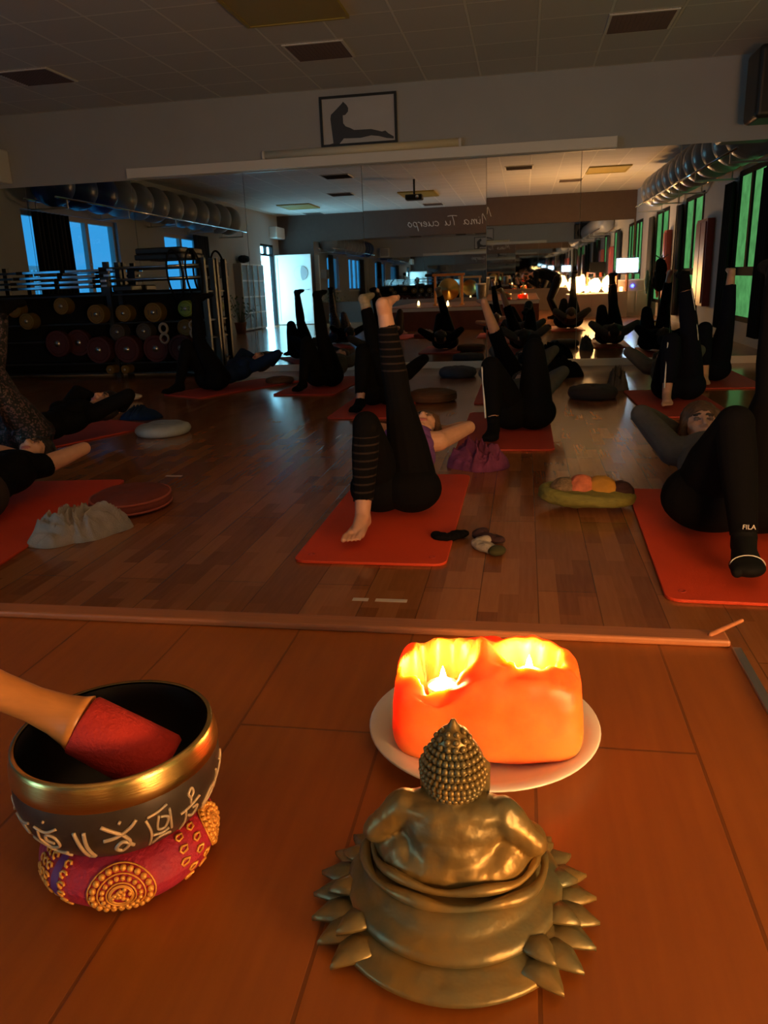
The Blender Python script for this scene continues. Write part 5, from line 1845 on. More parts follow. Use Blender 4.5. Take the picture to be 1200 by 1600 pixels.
# ================================================================== RIGHT WALL AND BACK OF ROOM
for (y0, y1, lab) in [(4.12, 4.95, 'red wooden box panel on the right wall between windows'), (0.72, 1.05, 'narrow red wooden panel on the right wall by the third window')]:
    o = thing('red_panel', lab, 'wall panel', (XR - 0.06, (y0 + y1) / 2, 0.42), 'red wall panels')
    MB().b2((XR - 0.12, y0, 0.43), (XR - 0.001, y1, 1.83)).build('box', M['red_wood'], o, bevel=0.008)
    MB().b2((XR - 0.14, y0 + 0.05, 0.48), (XR - 0.12, y0 + (y1 - y0) * 0.47, 1.78)).build('door', M['red_wood'], o, bevel=0.004)
    MB().b2((XR - 0.14, y0 + (y1 - y0) * 0.53, 0.48), (XR - 0.12, y1 - 0.05, 1.78)).build('door', M['red_wood'], o, bevel=0.004)

# salt lamps on a low counter right of the photographer
ct = thing('low_counter', 'pale low counter carrying the glowing salt lamps', 'counter', (1.55, -0.5, 0))
MB().b2((1.02, -0.85, 0.0), (2.05, -0.22, 0.52)).build('carcass', M['counter'], ct, bevel=0.006)
MB().b2((0.99, -0.88, 0.52), (2.08, -0.19, 0.55)).build('worktop', M['white_trim'], ct, bevel=0.006)
MB().b2((1.06, -0.22, 0.05), (1.52, -0.205, 0.48)).build('door', M['counter'], ct, bevel=0.004)
MB().b2((1.55, -0.22, 0.05), (2.01, -0.205, 0.48)).build('door', M['counter'], ct, bevel=0.004)


def salt_lamp(label, x, y, z, r, h, seed):
    o = thing('salt_lamp', label, 'lamp', (x, y, z), 'glowing salt lamps')
    mb = MB()
    mb.lathe([(0, 0), (r * 0.75, 0), (r * 0.8, 0.02), (0, 0.02)], (x, y, z), 28)
    mb.build('base', M['nosing'], o, True)
    mb = MB()
    mb.ell((x, y, z + 0.02 + h / 2), [(r, 0, 0), (0, r * 0.9, 0), (0, 0, h / 2)], 32, 24)
    me = voxel(mb, 0.012, 1)
    displace(me, r * 0.28, 9 / (r * 6), seed)
    shift_mesh(me, (x, y, z))
    link_mesh('rock', me, M['lamp_salt'], o, True)
    return o


salt_lamp('largest glowing salt lamp at the left of the counter', 1.22, -0.55, 0.55, 0.185, 0.36, 1.0)
salt_lamp('smallest glowing salt lamp in the middle of the counter', 1.455, -0.50, 0.55, 0.060, 0.14, 2.0)
salt_lamp('round glowing salt lamp right of the small one', 1.64, -0.55, 0.55, 0.135, 0.32, 3.0)
salt_lamp('glowing salt lamp at the right end of the counter', 1.92, -0.60, 0.55, 0.105, 0.36, 4.0)

# desk with monitor, framed box, console
dk = thing('desk', 'pale grey desk cabinet under the lit monitor', 'desk', (2.5, -0.8, 0))
MB().b2((2.15, -1.15, 0.0), (2.86, -0.6, 0.80)).build('carcass', M['cabinet'], dk, bevel=0.006)
MB().b2((2.12, -1.18, 0.80), (2.88, -0.57, 0.83)).build('worktop', M['white_trim'], dk, bevel=0.005)
MB().b2((2.20, -0.60, 0.08), (2.56, -0.588, 0.58)).build('door', M['cabinet'], dk, bevel=0.003)
MB().b2((2.60, -0.60, 0.08), (2.84, -0.588, 0.58)).build('door', M['cabinet'], dk, bevel=0.003)
MB().cyl((2.50, -0.60, 0.69), (2.50, -0.583, 0.69), 0.035, n=20).build('power_light', M['blue_led'], dk, True)
mn_ = thing('monitor', 'bright lit computer monitor on the desk, seen in the mirror', 'monitor', (2.40, -0.85, 0.83))
MB().b2((2.13, -0.88, 0.985), (2.65, -0.85, 1.325)).build('housing', M['black'], mn_, bevel=0.006)
MB().b2((2.145, -0.85, 1.0), (2.635, -0.846, 1.31)).build('screen', M['screen'], mn_)
MB().b2((2.365, -0.89, 0.84), (2.415, -0.87, 1.0)).build('stem', M['black'], mn_)
MB().b2((2.28, -0.95, 0.831), (2.50, -0.78, 0.842)).build('foot', M['black'], mn_, bevel=0.003)
fb = thing('lantern', 'wooden framed box lantern between salt lamps and monitor', 'lantern', (2.22, -0.35, 0))
fb2 = MB()
x0, x1, y0, y1, z0, z1 = 2.03 + 0.06, 2.36, -0.50, -0.26, 0.0, 0.9
MB().b2((x0, y0, 0.0), (x1, y1, 0.58)).build('plinth', M['counter'], fb, bevel=0.005)
for xx in (x0 + 0.02, x1 - 0.02):
    for yy in (y0 + 0.02, y1 - 0.02):
        fb2.b2((xx - 0.02, yy - 0.02, 0.58), (xx + 0.02, yy + 0.02, 0.98))
fb2.b2((x0, y0, 0.96), (x1, y1, 1.0))
fb2.build('frame', M['nosing'], fb)
MB().cyl((2.22, -0.38, 0.58), (2.22, -0.38, 0.68), 0.035).build('candle', M['wax'], fb, True)
# coats on a stand by the right wall
cs = thing('coat_stand', 'coat stand with dark garments near the right wall windows', 'coat stand', (2.75, 1.75, 0))
MB().cyl((2.75, 1.75, 0.02), (2.75, 1.75, 1.30), 0.02).build('pole', M['black'], cs, True)
MB().lathe([(0, 0.001), (0.2, 0.001), (0.2, 0.02), (0.03, 0.035), (0, 0.035)], (2.75, 1.75, 0), 28).build('base', M['black'], cs, True)
for k in range(4):
    a = k * math.pi / 2
    MB().cap((2.75, 1.75, 1.24), 0.012, (2.75 + 0.12 * math.cos(a), 1.75 + 0.12 * math.sin(a), 1.32), 0.010).build('hook', M['black'], cs, True)
heap('black_coat', 'black coat hanging on the coat stand', 'coat', [((2.72, 1.88, 1.05), (0.12, 0.10, 0.22)), ((2.70, 1.90, 0.85), (0.14, 0.11, 0.25))], M['black_cloth'], 0.012, 0.03, 6, 3.0)
heap('orange_scarf', 'orange-red scarf hanging on the coat stand', 'scarf', [((2.72, 1.62, 0.85), (0.05, 0.05, 0.38))], M['orange_cloth'], 0.010, 0.015, 8, 7.0)
heap('teal_bag', 'pale teal cloth bag hanging on the coat stand', 'bag', [((2.50, 1.66, 0.80), (0.05, 0.08, 0.24))], M['teal_cloth'], 0.010, 0.015, 8, 9.0)

# left wall: lockers, wall speaker, plant, air conditioner
lk = thing('locker_unit', 'white gridded locker unit on the left wall before the door', 'lockers', (XL + 0.1, -1.72, 0))
MB().b2((XL + 0.001, -2.62, 0.02), (XL + 0.20, -0.82, 1.72)).build('carcass', M['cabinet'], lk)
for i in range(4):
    for j in range(4):
        y0 = -2.59 + i * 0.44
        z0 = 0.06 + j * 0.41
        d_ = MB().b2((XL + 0.20, y0 + 0.02, z0 + 0.02), (XL + 0.212, y0 + 0.42, z0 + 0.39)).build('door', mat('locker_front', (0.09, 0.085, 0.09), 0.4) if (i + j) == 0 else bpy.data.materials['locker_front'], lk)
        MB().sph((XL + 0.225, y0 + 0.37, z0 + 0.2), 0.012, nu=10, nv=8).build('knob', M['steel'], d_, True)
g = MB()
for i in range(5):
    g.b2((XL + 0.20, -2.605 + i * 0.44, 0.03), (XL + 0.225, -2.575 + i * 0.44, 1.72))
for j in range(5):
    g.b2((XL + 0.20, -2.60, 0.045 + j * 0.41), (XL + 0.224, -0.82, 0.075 + j * 0.41))
g.build('grid_frame', M['white'], lk)
dbx = thing('wall_box', 'dark wall-mounted loudspeaker on the left wall', 'speaker', (XL + 0.1, 0.3, 1.4))
MB().b2((XL + 0.001, 0.12, 1.38), (XL + 0.22, 0.52, 1.72)).build('housing', M['cabinet'], dbx, bevel=0.015)
MB().b2((XL + 0.22, 0.14, 1.40), (XL + 0.228, 0.50, 1.70)).build('grille', M['black'], dbx)
heap('gym_bag', 'black gym bag on top of the locker unit', 'bag', [((XL + 0.14, -1.3, 1.84), (0.11, 0.34, 0.10))], M['black_cloth'], 0.012, 0.02, 6, 2.0)
acu = thing('air_conditioner', 'white wall air conditioner at the end of the left ball row', 'air conditioner', (XL + 0.12, -4.5, 2.45))
MB().b2((XL + 0.001, -4.86, 2.50), (XL + 0.24, -4.05, 2.82)).build('housing', M['white'], acu, bevel=0.03, seg=3)
MB().b2((XL + 0.05, -4.80, 2.492), (XL + 0.22, -4.10, 2.50)).build('flap', M['cabinet'], acu)
pl = thing('potted_plant', 'small leafy potted plant by the left wall', 'plant', (XL + 0.45, 0.2, 0))
MB().lathe([(0, 0.0), (0.11, 0.0), (0.15, 0.26), (0.16, 0.28), (0.13, 0.28), (0.12, 0.24), (0, 0.24)], (XL + 0.45, 0.2, 0), 28).build('pot', M['pot'], pl, True)
lv = MB()
for k in range(46):
    a = random.uniform(0, 2 * math.pi)
    el = random.uniform(0.5, 1.4)
    L_ = random.uniform(0.35, 0.75)
    p0 = Vector((XL + 0.45, 0.2, 0.25))
    dr_ = Vector((math.cos(a) * math.cos(el), math.sin(a) * math.cos(el), math.sin(el)))
    p1 = p0 + dr_ * L_
    p1.x = max(p1.x, XL + 0.16)
    sd = dr_.cross(Vector((0, 0, 1))).normalized() * 0.03
    tip = p1 + Vector((dr_.x * 0.12, dr_.y * 0.12, -0.06))
    tip.x = max(tip.x, XL + 0.05)
    lv.tube([p0, p0.lerp(p1, 0.5), p1], 0.003, 5)
    m1 = p1 * 0.5 + tip * 0.5
    lv.add([p1, m1 + sd + Vector((0, 0, 0.008)), tip, m1 - sd + Vector((0, 0, 0.008))], [(0, 1, 2, 3)])
lv.build('leaves', M['leaf'], pl)

# things at the back of the stage: gong in a frame, chair-like rack, candles
gg = thing('gong_stand', 'wooden gong frame with golden gong on the stage, in the mirror', 'gong', (-1.85, -0.9, STAGE_Z))
MB().b2((-2.22, -0.94, STAGE_Z), (-2.17, -0.86, 1.22)).b2((-1.55, -0.94, STAGE_Z), (-1.50, -0.86, 1.22)).b2((-2.26, -0.94, 1.20), (-1.46, -0.86, 1.26)).b2((-2.24, -1.06, STAGE_Z), (-2.15, -0.74, STAGE_Z + 0.04)).b2((-1.57, -1.06, STAGE_Z), (-1.48, -0.74, STAGE_Z + 0.04)).build('frame', M['mallet_wood'], gg, bevel=0.004)
mb = MB()
mb.lathe([(0, 0.02), (0.06, 0.02), (0.07, 0.01), (0.24, 0.0), (0.265, -0.02), (0.265, -0.05), (0.25, -0.05), (0.24, -0.015), (0.07, -0.002), (0, 0.005)], (0, 0, 0), 40)
mb.v = [(-1.86 + x, -0.90 + z, 0.88 + y) for (x, y, z) in mb.v]
mb.build('gong', M['gong'], gg, True)
MB().tube([(-2.0, -0.90, 1.20), (-2.0, -0.92, 1.09)], 0.004, 6).tube([(-1.72, -0.90, 1.20), (-1.72, -0.92, 1.09)], 0.004, 6).build('cord', M['black'], gg)


def candle(label, x, y, z, r=0.03, h=0.07, light=0.0):
    o = thing('candle', label, 'candle', (x, y, z), 'small lit candles on the stage')
    MB().lathe([(0, 0), (r, 0), (r, h), (r * 0.8, h + 0.002), (r * 0.2, h - 0.006), (0, h - 0.006)], (x, y, z), 20).build('wax', M['wax'], o, True)
    MB().lathe([(0, h + 0.002), (0.006, h + 0.010), (0.007, h + 0.018), (0.003, h + 0.032), (0, h + 0.042)], (x, y, z), 12).build('flame', M['flame'], o, True)
    return o


candle('small lit candle below the golden gong', -1.86, -0.62, STAGE_Z)
candle('small lit candle at the stage front, mirrored beside raised legs', -0.20, 1.02, STAGE_Z, 0.022, 0.02) if False else None
candle('small lit candle on the rear stage between gong and photographer', -0.75, -1.6, STAGE_Z)
candle('small lit candle at the left of the rear stage', -2.75, -1.9, STAGE_Z)
kb = thing('drum', 'dark hand drum standing on the rear stage', 'drum', (-1.1, -2.4, STAGE_Z))
MB().lathe([(0, 0), (0.13, 0), (0.15, 0.05), (0.19, 0.45), (0.185, 0.5), (0, 0.5)], (-1.1, -2.4, STAGE_Z), 32).build('shell', M['bowl_dark'], kb, True)
MB().lathe([(0.0, 0.503), (0.186, 0.503), (0.19, 0.47)], (-1.1, -2.4, STAGE_Z), 32).build('skin', M['towel'], kb, True)

# ================================================================== ON THE STAGE, FOREGROUND
Z0 = STAGE_Z
# plate
PX, PY = -0.043, 0.855
pt = recenter(MB().lathe([(0, 0.002), (0.075, 0.002), (0.080, 0.000), (0.086, 0.002), (0.118, 0.014), (0.139, 0.022), (0.141, 0.0235), (0.139, 0.0255), (0.116, 0.0185), (0.088, 0.0080), (0.07, 0.0065), (0, 0.0065)], (PX, PY, Z0 + 0.0005), 64).build('plate', M['plate'], None, True))
tag(pt, 'white china plate under the glowing salt block', 'plate')

# salt block with two hollows
SX, SY, SZ = -0.038, 0.838, Z0 + 0.0075
pockets = [(-0.052, 0.002, 0.037), (0.050, 0.006, 0.027)]
bm = bmesh.new()
bmesh.ops.create_cube(bm, size=2.0)
bmesh.ops.subdivide_edges(bm, edges=bm.edges[:], cuts=44, use_grid_fill=True)
hx, hy, hz = 0.115, 0.066, 0.057
for v_ in bm.verts:
    x, y, z = v_.co
    # superellipsoid rounding
    L = (abs(x) ** 5 + abs(y) ** 5 + abs(z) ** 5) ** 0.2
    x, y, z = x / L, y / L, z / L
    taper = 1.0 - 0.07 * (z + 1) / 2
    X, Y, Zz = x * hx * taper, y * hy * (1.0 - 0.05 * (z + 1) / 2), z * hz
    n_ = noise.noise(Vector((X * 18, Y * 18, Zz * 18 + 5)))
    n2 = noise.noise(Vector((X * 50, Y * 50, Zz * 50)))
    k = 1 + 0.035 * n_ + 0.010 * n2
    X, Y = X * k, Y * k
    Zz += 0.005 * n_
    if z > 0.2:
        dz = 0.0
        for (pxx, pyy, pr) in pockets:
            d_ = math.hypot(X - pxx, Y - pyy) * (1.0 + 0.30 * noise.noise(Vector(((X - pxx) * 55, (Y - pyy) * 55, pxx * 90))))
            tt = max(0.0, min(1.0, (pr + 0.010 - d_) / 0.012))
            tt = tt * tt * (3 - 2 * tt)
            dz = max(dz, tt * (0.060 if pr > 0.03 else 0.045))
        lump = 0.020 * math.exp(-((X + 0.004) ** 2 / 0.00035 + (Y + 0.004) ** 2 / 0.0011))
        rim = 0.008 * math.exp(-((X - 0.05) ** 2 / 0.002 + (Y - 0.035) ** 2 / 0.0006))
        w_ = max(0.0, min(1.0, (z - 0.2) / 0.6))
        # broken-down front lip of the left hollow
        lip = 0.024 * math.exp(-((X + 0.055) ** 2 / 0.0012 + (Y + 0.046) ** 2 / 0.0009)) + 0.006 * noise.noise(Vector((X * 60, Y * 60, 3.0)))
        Zz += w_ * (lump + rim - lip - dz)
    v_.co = (X, Y, Zz + hz)
zmin = min(v_.co.z for v_ in bm.verts)
for v_ in bm.verts:
    v_.co.z -= zmin
me = bpy.data.meshes.new('salt_block')
bm.to_mesh(me)
bm.free()
me.transform(Matrix.Rotation(0.06, 4, 'Z'))
sb = link_mesh('salt_candle_holder', me, M['salt'], None, True)
sb.location = (SX, SY, SZ)
WL[sb.name] = Vector((SX, SY, SZ))
tag(sb, 'glowing orange rock salt block holding two tealights on the white plate', 'candle holder')
for (pxx, pyy, pr), dep, lab in zip(pockets, (0.058, 0.043), ('tealight in the left hollow of the salt block', 'tealight in the right hollow of the salt block')):
    c_, s_ = math.cos(0.06), math.sin(0.06)
    x, y = SX + c_ * pxx - s_ * pyy, SY + s_ * pxx + c_ * pyy
    z = SZ + 2 * hz - dep + 0.003
    o = thing('tealight', lab, 'candle', (x, y, z), 'tealights in the salt block')
    MB().lathe([(0, 0), (0.019, 0), (0.0195, 0.015), (0.0187, 0.015), (0.0183, 0.002), (0, 0.002)], (x, y, z), 32).build('cup', M['cup'], o, True)
    MB().lathe([(0, 0.003), (0.0180, 0.003), (0.0180, 0.012), (0.004, 0.0115), (0, 0.0115)], (x, y, z), 32).build('wax', M['wax'], o, True)
    MB().lathe([(0, 0.0135), (0.004, 0.018), (0.0048, 0.023), (0.0025, 0.033), (0, 0.040)], (x, y, z), 16).build('flame', M['flame'], o, True)
    ld = bpy.data.lights.new('tealight_glow', 'POINT')
    ld.energy = TEALIGHT_W
    ld.color = TEALIGHT_COL
    ld.shadow_soft_size = 0.008
    lo = bpy.data.objects.new('tealight_glow', ld)
    COL.objects.link(lo)
    lo.parent = o
    lo.location = (0, 0, 0.044)

# ------------------------------------------------------------------ Buddha statue, seen from behind (faces the class, +y)
BX, BY = -0.056, 0.578
bd = thing('buddha_statue', 'small brass seated statue on a petalled base, seen from behind', 'statue', (BX, BY, Z0))
base = MB()
base.lathe([(0, 0.0005), (0.098, 0.0005), (0.108, 0.004), (0.113, 0.010), (0.111, 0.014), (0.100, 0.015), (0.094, 0.019), (0.0, 0.023)], (BX, BY, Z0), 64)
base.build('base_dish', M['brass'], bd, True)
tier = MB()
tier.lathe([(0.0, 0.018), (0.088, 0.018), (0.096, 0.022), (0.097, 0.027), (0.092, 0.032), (0.083, 0.034), (0.079, 0.037), (0.076, 0.042), (0.066, 0.046), (0.0, 0.047)], (BX, BY + 0.008, Z0), 64)
t_ = tier.build('lotus_tier', M['brass'], bd, True)
# petals
for i in range(22):
    th = math.radians(-43 + i * 266 / 21)
    for row, (rr, zz, ln, wd_) in enumerate(((0.076, 0.012, 0.053, 0.031), (0.078, 0.024, 0.036, 0.025))):
        if row == 1 and i % 2:
            continue
        tt = th + (0.07 if row else 0)
        d_ = Vector((math.cos(tt), math.sin(tt), 0))
        sd = Vector((-math.sin(tt), math.cos(tt), 0))
        o0 = Vector((BX, BY, Z0 + zz)) + d_ * rr
        vs = []
        prof = [(0.0, 0.9, 0.004), (0.45, 1.0, 0.005), (0.70, 0.74, 0.0045), (0.90, 0.32, 0.003), (1.0, 0.03, 0.002)]
        pb = MB()
        for k, (t, wv, hh) in enumerate(prof):
            c = o0 + d_ * (ln * t) + Vector((0, 0, -0.004 * t + 0.004 * math.sin(t * 3)))
            for q in (-1, -0.5, 0, 0.5, 1):
                vs.append(c + sd * (wd_ * 0.5 * wv * q) + Vector((0, 0, hh * (1 - abs(q)) + 0.002 * math.sin(t * 3.1))))
            for q in (1, 0, -1):
                vs.append(c + sd * (wd_ * 0.5 * wv * q) - Vector((0, 0, 0.003 * (1 - 0.6 * abs(q)))))
        fs = []
        for k in range(4):
            for j in range(8):
                a_ = k * 8 + j
                b_ = k * 8 + (j + 1) % 8
                fs.append((a_, b_, b_ + 8, a_ + 8))
        fs.append(tuple(range(8)))
        fs.append(tuple(reversed(range(32, 40))))
        pb.add(vs, fs)
        pb.build('petal', M['brass'], bd, True)
# seated body: crossed legs, trunk, arms, neck in one casting
bb = MB()


def P_(x, y, z):
    return Vector((BX + x * 0.92, BY + y * 0.92, Z0 + 0.046 + (z - 0.050) * 0.80))


bb.ell(P_(0, 0.004, 0.062), [(0.066, 0, 0), (0, 0.040, 0), (0, 0, 0.024)])           # seat and robe
bb.cap(P_(-0.070, 0.030, 0.060), 0.020, P_(0.03, 0.066, 0.060), 0.016)                 # crossed legs
bb.cap(P_(0.070, 0.030, 0.060), 0.020, P_(-0.03, 0.066, 0.062), 0.016)
bb.cap(P_(-0.045, 0.0, 0.062), 0.024, P_(-0.070, 0.030, 0.060), 0.020)
bb.cap(P_(0.045, 0.0, 0.062), 0.024, P_(0.070, 0.030, 0.060), 0.020)
bb.ell(P_(0, 0.0, 0.082), [(0.041, 0, 0), (0, 0.031, 0), (0, 0, 0.030)])
bb.ell(P_(0, 0.002, 0.106), [(0.046, 0, 0), (0, 0.029, 0), (0, 0, 0.028)])
bb.ell(P_(0, 0.002, 0.124), [(0.053, 0, 0), (0, 0.024, 0), (0, 0, 0.014)])
for q in (-1, 1):
    bb.cap(P_(0.048 * q, 0.002, 0.121), 0.0155, P_(0.077 * q, 0.002, 0.086), 0.0115)
    bb.cap(P_(0.077 * q, 0.002, 0.086), 0.0115, P_(0.066 * q, 0.022, 0.072), 0.0105)
    bb.cap(P_(0.066 * q, 0.022, 0.072), 0.0105, P_(0.020 * q, 0.052, 0.074), 0.009)
bb.cap(P_(0, 0.004, 0.130), 0.017, P_(0, 0.006, 0.148), 0.0155)
bm_e = voxel(bb, 0.0028, 4)
displace(bm_e, 0.0016, 60, 3.0)
shift_mesh(bm_e, (BX, BY, Z0))
bo = link_mesh('figure', bm_e, M['brass'], bd, True)
# robe folds down the back and round the seat
for k in range(2):
    rf = MB()
    pts, rs_ = [], []
    for t in range(25):
        a = math.pi * 0.93 + math.pi * 1.14 * t / 24
        r1 = 0.081 - 0.008 * k
        pts.append(Vector((BX + r1 * math.cos(a), BY + 0.010 + (0.062 - 0.010 * k) * math.sin(a), Z0 + 0.047 + 0.007 * k + 0.0015 * math.sin(t * 0.9 + k))))
        rs_.append((0.0062 - 0.001 * k) * (0.75 + 0.25 * math.sin(t * 0.8 + 2 * k)))
    rf.tube(pts, rs_, 10)
    rf.build('robe_fold', M['brass'], bd, True)
# head with curls
hb = MB()
HC = Vector((BX + 0.001, BY + 0.010, Z0 + 0.141))
HS_ = 0.88
hb.ell(HC, [(0.0315, 0, 0), (0, 0.032, 0), (0, 0, 0.036)])
hb.ell(HC + Vector((0, 0.006, -0.018)), [(0.025, 0, 0), (0, 0.027, 0), (0, 0, 0.026)])
hb.ell(HC + Vector((0, -0.002, 0.030)), [(0.019, 0, 0), (0, 0.019, 0), (0, 0, 0.017)])
hb.cap(HC + Vector((0, -0.002, 0.044)), 0.008, HC + Vector((0, -0.002, 0.053)), 0.0035)
for q in (-1, 1):
    hb.cap(HC + Vector((0.031 * q, 0.006, 0.0)), 0.0055, HC + Vector((0.030 * q, 0.008, -0.030)), 0.0055)
hb.cap(HC + Vector((0, 0.036, 0.002)), 0.004, HC + Vector((0, 0.040, -0.012)), 0.005)
hb.v = [tuple(HC + (Vector(q) - HC) * HS_) for q in hb.v]
hm_ = voxel(hb, 0.0022, 3)
shift_mesh(hm_, (BX, BY, Z0))
ho = link_mesh('head', hm_, M['brass'], bd, True)
cu = MB()
for row in range(9):
    la = -0.62 + row * 0.20
    z = 0.0365 * math.sin(la)
    rad = math.cos(la)
    n = max(6, int(17 * rad))
    for j in range(n):
        a = math.pi + 0.12 + (math.pi - 0.24) * (j + 0.5 * (row % 2)) / n
        cu.sph(HC + Vector((0.0318 * rad * math.cos(a), 0.0322 * rad * math.sin(a), z)), 0.0036, nu=8, nv=6)
for row in range(3):
    la = 0.1 + row * 0.42
    n = 8 - 2 * row
    for j in range(n):
        a = math.pi + math.pi * (j + 0.5) / n
        cu.sph(HC + Vector((0.019 * math.cos(la) * math.cos(a), -0.002 + 0.019 * math.cos(la) * math.sin(a), 0.030 + 0.017 * math.sin(la))), 0.0034, nu=8, nv=6)
cu.v = [tuple(HC + (Vector(q) - HC) * HS_) for q in cu.v]
cu.build('hair_curls', M['brass'], ho, True)

# ------------------------------------------------------------------ singing bowl on its cushion
OX, OY = -0.386, 0.606
rc = thing('ring_cushion', 'red and gold brocade ring cushion under the singing bowl', 'cushion', (OX + 0.004, OY - 0.006, Z0))
CR, CH, CT = 0.053, 0.027, 0.032
cp = []
for k in range(25):
    a = math.pi * 2 * k / 24
    cp.append((CR + CT * math.cos(a), 0.0275 + CH * math.sin(a)))
mb = MB()
mb.lathe(cp, (OX + 0.004, OY - 0.006, Z0), 64)
mb.build('cover', M['brocade'], rc, True)


def on_ring(th, a, lift=0.0):
    """th round the ring, a up the outside (0 = outermost)"""
    r = CR + (CT + lift) * math.cos(a)
    return Vector((OX + 0.004 + r * math.cos(th), OY - 0.006 + r * math.sin(th), Z0 + 0.0275 + (CH + lift) * math.sin(a)))


def medallion(th0, a0, R0, name='medallion'):
    g = MB()
    k_ = CR + CT
    def q(u, v_):
        return on_ring(th0 + u / k_, a0 + v_ / 0.030, 0.0008)
    for rr in (0.30, 0.34, 0.42, 0.68, 0.98):
        g.tube([q(R0 * rr * math.cos(t * math.pi / 18), R0 * rr * math.sin(t * math.pi / 18)) for t in range(36)], 0.0009, 5, True)
    for i in range(18):
        a = i * math.pi / 9
        c = (R0 * 0.55 * math.cos(a), R0 * 0.55 * math.sin(a))
        g.sph(q(*c), 0.0024, nu=8, nv=6)
    for i in range(22):
        a = i * math.pi / 11
        c = (R0 * 0.83 * math.cos(a), R0 * 0.83 * math.sin(a))
        g.sph(q(*c), 0.0032, nu=8, nv=6)
    for i in range(14):
        a = random.uniform(0, 6.28)
        r_ = R0 * 0.26 * math.sqrt(random.random())
        g.sph(q(r_ * math.cos(a), r_ * math.sin(a)), 0.0022, nu=8, nv=6)
    g.build(name, M['gold_thread'], rc, True)


medallion(math.radians(-68), 0.02, 0.031)
medallion(math.radians(15), 0.25, 0.024)
medallion(math.radians(120), 0.2, 0.024)
sc_ = MB()
for (th, cnt) in ((-0.42, 5), (-0.18, 5)):
    for i in range(cnt):
        a = -0.5 + 1.5 * i / (cnt - 1)
        u = th + 0.05 * math.sin(i * 2.1)
        pts = [on_ring(u + 0.10 * math.sin(t * 1.2) * (1 - t / 7), a + 0.10 * math.cos(t * 1.2), 0.0006) for t in range(7)]
        sc_.tube(pts, 0.0013, 5)
sc_.build('gold_scrollwork', M['gold_thread'], rc, True)
sc_ = MB()
for i in range(6):
    a = -0.7 + 1.6 * i / 5
    for u in (-2.35, -2.25, -2.15, -1.88):
        pts = [on_ring(u + 0.05 * math.cos(t), a + 0.10 * math.sin(t), 0.0006) for t in range(6)]
        sc_.tube(pts, 0.0014, 5)
sc_.build('gold_scrollwork', M['gold_thread'], rc, True)
vb = MB()
vs, fs = [], []
for i in range(7):
    u = -2.06 + 0.12 * i / 6
    for k in range(14):
        vs.append(on_ring(u, -0.9 + 2.2 * k / 13, 0.0004))
for i in range(6):
    for k in range(13):
        a = i * 14 + k
        fs.append((a, a + 14, a + 15, a + 1))
vb.add(vs, fs)
vb.build('violet_band', M['violet_thread'], rc, True)

sbw = thing('singing_bowl', 'dark bronze singing bowl with brass rim and engraved script', 'bowl', (OX, OY, Z0 + 0.040))
BZ = Z0 + 0.040
outer = [(0, 0.0), (0.035, 0.0), (0.050, 0.004), (0.072, 0.016), (0.088, 0.034), (0.0955, 0.055), (0.0965, 0.070), (0.0955, 0.080)]
band = [(0.0962, 0.0795), (0.0972, 0.082), (0.0965, 0.090), (0.0945, 0.100), (0.0935, 0.1045), (0.0920, 0.1060), (0.0890, 0.1055)]
inner = [(0.0880, 0.104), (0.0895, 0.090), (0.0900, 0.070), (0.0885, 0.052), (0.080, 0.030), (0.060, 0.013), (0.03, 0.007), (0, 0.006)]


def smooth_prof(p, n=4):
    q = catmull([(a, b, 0) for a, b in p], n)
    return [(max(0.0, v_.x), v_.y) for v_ in q]


MB().lathe(smooth_prof(outer), (OX, OY, BZ), 96).build('wall', M['bowl_dark'], sbw, True)
MB().lathe(band, (OX, OY, BZ), 96).build('rim_band', M['rim_brass'], sbw, True)
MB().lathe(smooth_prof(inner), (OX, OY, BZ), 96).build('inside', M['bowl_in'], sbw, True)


def on_bowl(th, h, lift=0.0006):
    """h: height above the bowl foot"""
    pr = smooth_prof(outer)
    for (r0, z0), (r1, z1) in zip(pr[:-1], pr[1:]):
        if z0 <= h <= z1 and z1 > z0:
            t = (h - z0) / (z1 - z0)
            r = r0 + (r1 - r0) * t
            return Vector((OX + (r + lift) * math.cos(th), OY + (r + lift) * math.sin(th), BZ + h))
    r = pr[-1][0]
    return Vector((OX + (r + lift) * math.cos(th), OY + (r + lift) * math.sin(th), BZ + h))


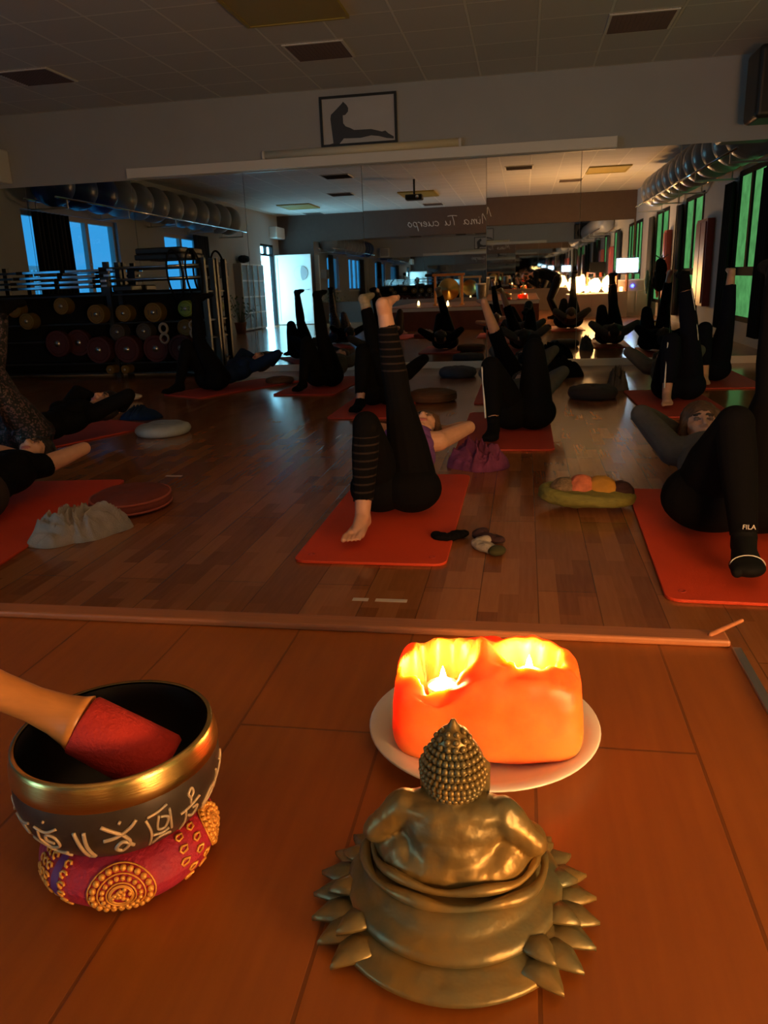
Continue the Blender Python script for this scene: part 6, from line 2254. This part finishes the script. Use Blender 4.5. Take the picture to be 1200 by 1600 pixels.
# engraved syllables: strokes in (u, v) cells, u in 0..1 across, v in 0..1 up
GL = [
    [[(0.05, 0.75), (0.35, 0.85), (0.6, 0.72), (0.95, 0.8)], [(0.3, 0.8), (0.2, 0.45), (0.5, 0.3), (0.75, 0.42)], [(0.5, 0.3), (0.55, 0.05), (0.85, 0.1)]],
    [[(0.05, 0.8), (0.5, 0.75), (0.95, 0.85)], [(0.25, 0.78), (0.2, 0.5), (0.45, 0.42), (0.7, 0.5), (0.6, 0.7), (0.4, 0.62)], [(0.25, 0.45), (0.2, 0.1), (0.5, 0.25), (0.85, 0.05)]],
    [[(0.05, 0.85), (0.5, 0.8), (0.95, 0.95)], [(0.2, 0.8), (0.1, 0.5), (0.4, 0.3), (0.85, 0.45), (0.8, 0.7), (0.5, 0.72), (0.4, 0.55), (0.7, 0.5)], [(0.15, 0.3), (0.4, 0.12), (0.95, 0.2)], [(0.4, 0.05), (0.9, 0.0)], [(0.5, 1.05), (0.53, 1.08)]],
    [[(0.35, 0.9), (0.42, 0.5), (0.5, 0.1)], [(0.65, 0.9), (0.62, 0.5), (0.7, 0.08)], [(0.5, 0.1), (0.7, 0.08)]],
    [[(0.0, 1.0), (0.3, 0.85), (0.6, 0.7)], [(0.0, 0.62), (0.4, 0.68), (0.8, 0.85), (1.0, 1.0)], [(0.55, 0.72), (0.75, 0.45), (0.5, 0.2), (0.3, 0.32), (0.55, 0.5), (0.85, 0.3)], [(0.5, 1.05), (0.56, 1.02)]],
    [[(0.1, 0.9), (0.25, 0.5), (0.2, 0.05)], [(0.15, 0.95), (0.5, 1.0), (0.8, 1.08)], [(0.5, 0.9), (0.45, 0.55), (0.7, 0.5), (0.8, 0.75), (0.55, 0.85)], [(0.3, 0.1), (0.6, 0.25), (0.95, 0.2)], [(0.3, 0.4), (0.6, 0.35), (0.85, 0.4)], [(0.85, 0.95), (0.9, 0.6), (0.95, 0.35)]],
    [[(0.1, 0.6), (0.5, 0.65), (0.9, 0.75)], [(0.3, 0.62), (0.35, 0.3), (0.3, 0.0)], [(0.45, 0.4), (0.7, 0.3), (0.85, 0.5), (0.6, 0.55)], [(0.4, 1.0), (0.55, 1.1), (0.62, 0.98), (0.5, 0.88), (0.4, 1.0)], [(0.5, 0.88), (0.5, 0.72)]],
    [[(0.1, 0.3), (0.4, 0.55), (0.8, 0.6)], [(0.3, 0.5), (0.3, 0.1), (0.6, 0.2), (0.8, 0.45), (0.5, 0.6)], [(0.85, 0.9), (0.95, 0.7), (0.9, 0.4)]],
    [[(0.2, 0.9), (0.6, 1.0), (0.5, 0.6), (0.3, 0.2)], [(0.45, 0.5), (0.8, 0.3)]],
]
eng = []
span0, span1 = math.radians(-152), math.radians(30)
for gi, gl in enumerate(GL):
    u0 = span0 + (span1 - span0) * gi / len(GL)
    uw = (span1 - span0) / len(GL) * 0.86
    g = MB()
    for stx in gl:
        pts = catmull([(a, b, 0) for a, b in stx], 5)
        g.tube([on_bowl(u0 + uw * p.x, 0.024 + 0.042 * p.y) for p in pts], 0.0014 if gi not in (4, 3) else 0.0018, 6)
    g.build('engraved_syllable', M['engraved'], sbw, True)
for k in range(12):
    u0 = math.radians(34) + k * math.radians(14)
    g = MB()
    for stx in GL[k % 6]:
        pts = catmull([(a, b, 0) for a, b in stx], 4)
        g.tube([on_bowl(u0 + 0.2 * p.x, 0.024 + 0.042 * p.y) for p in pts], 0.0019, 5)
    g.build('engraved_syllable', M['engraved'], sbw, True)

# mallet resting in the bowl
mlt = thing('mallet', 'wooden bowl mallet with red suede end leaning in the singing bowl', 'mallet', (OX, OY, BZ + 0.02))
ha, hb_ = Vector((-0.566, 0.585, 0.722)), Vector((-0.418, 0.603, 0.649))
pts, rs_ = [], []
prof = [(0, 0.021), (0.15, 0.0215), (0.3, 0.020), (0.5, 0.0175), (0.7, 0.0170), (0.85, 0.020), (0.95, 0.0245), (1.0, 0.0285)]
for t, r in prof:
    pts.append(ha.lerp(hb_, t))
    rs_.append(r)
MB().tube(pts, rs_, 28).build('handle', M['mallet_wood'], mlt, True)
hc_ = Vector((-0.340, 0.612, 0.600))
dm = (hc_ - hb_)
pts = [hb_.lerp(hc_, t) for t in (0.0, 0.02, 0.5, 0.95, 1.0)]
MB().tube(pts, [0.0275, 0.0295, 0.031, 0.032, 0.029], 32).build('suede_wrap', M['red_suede'], mlt, True)
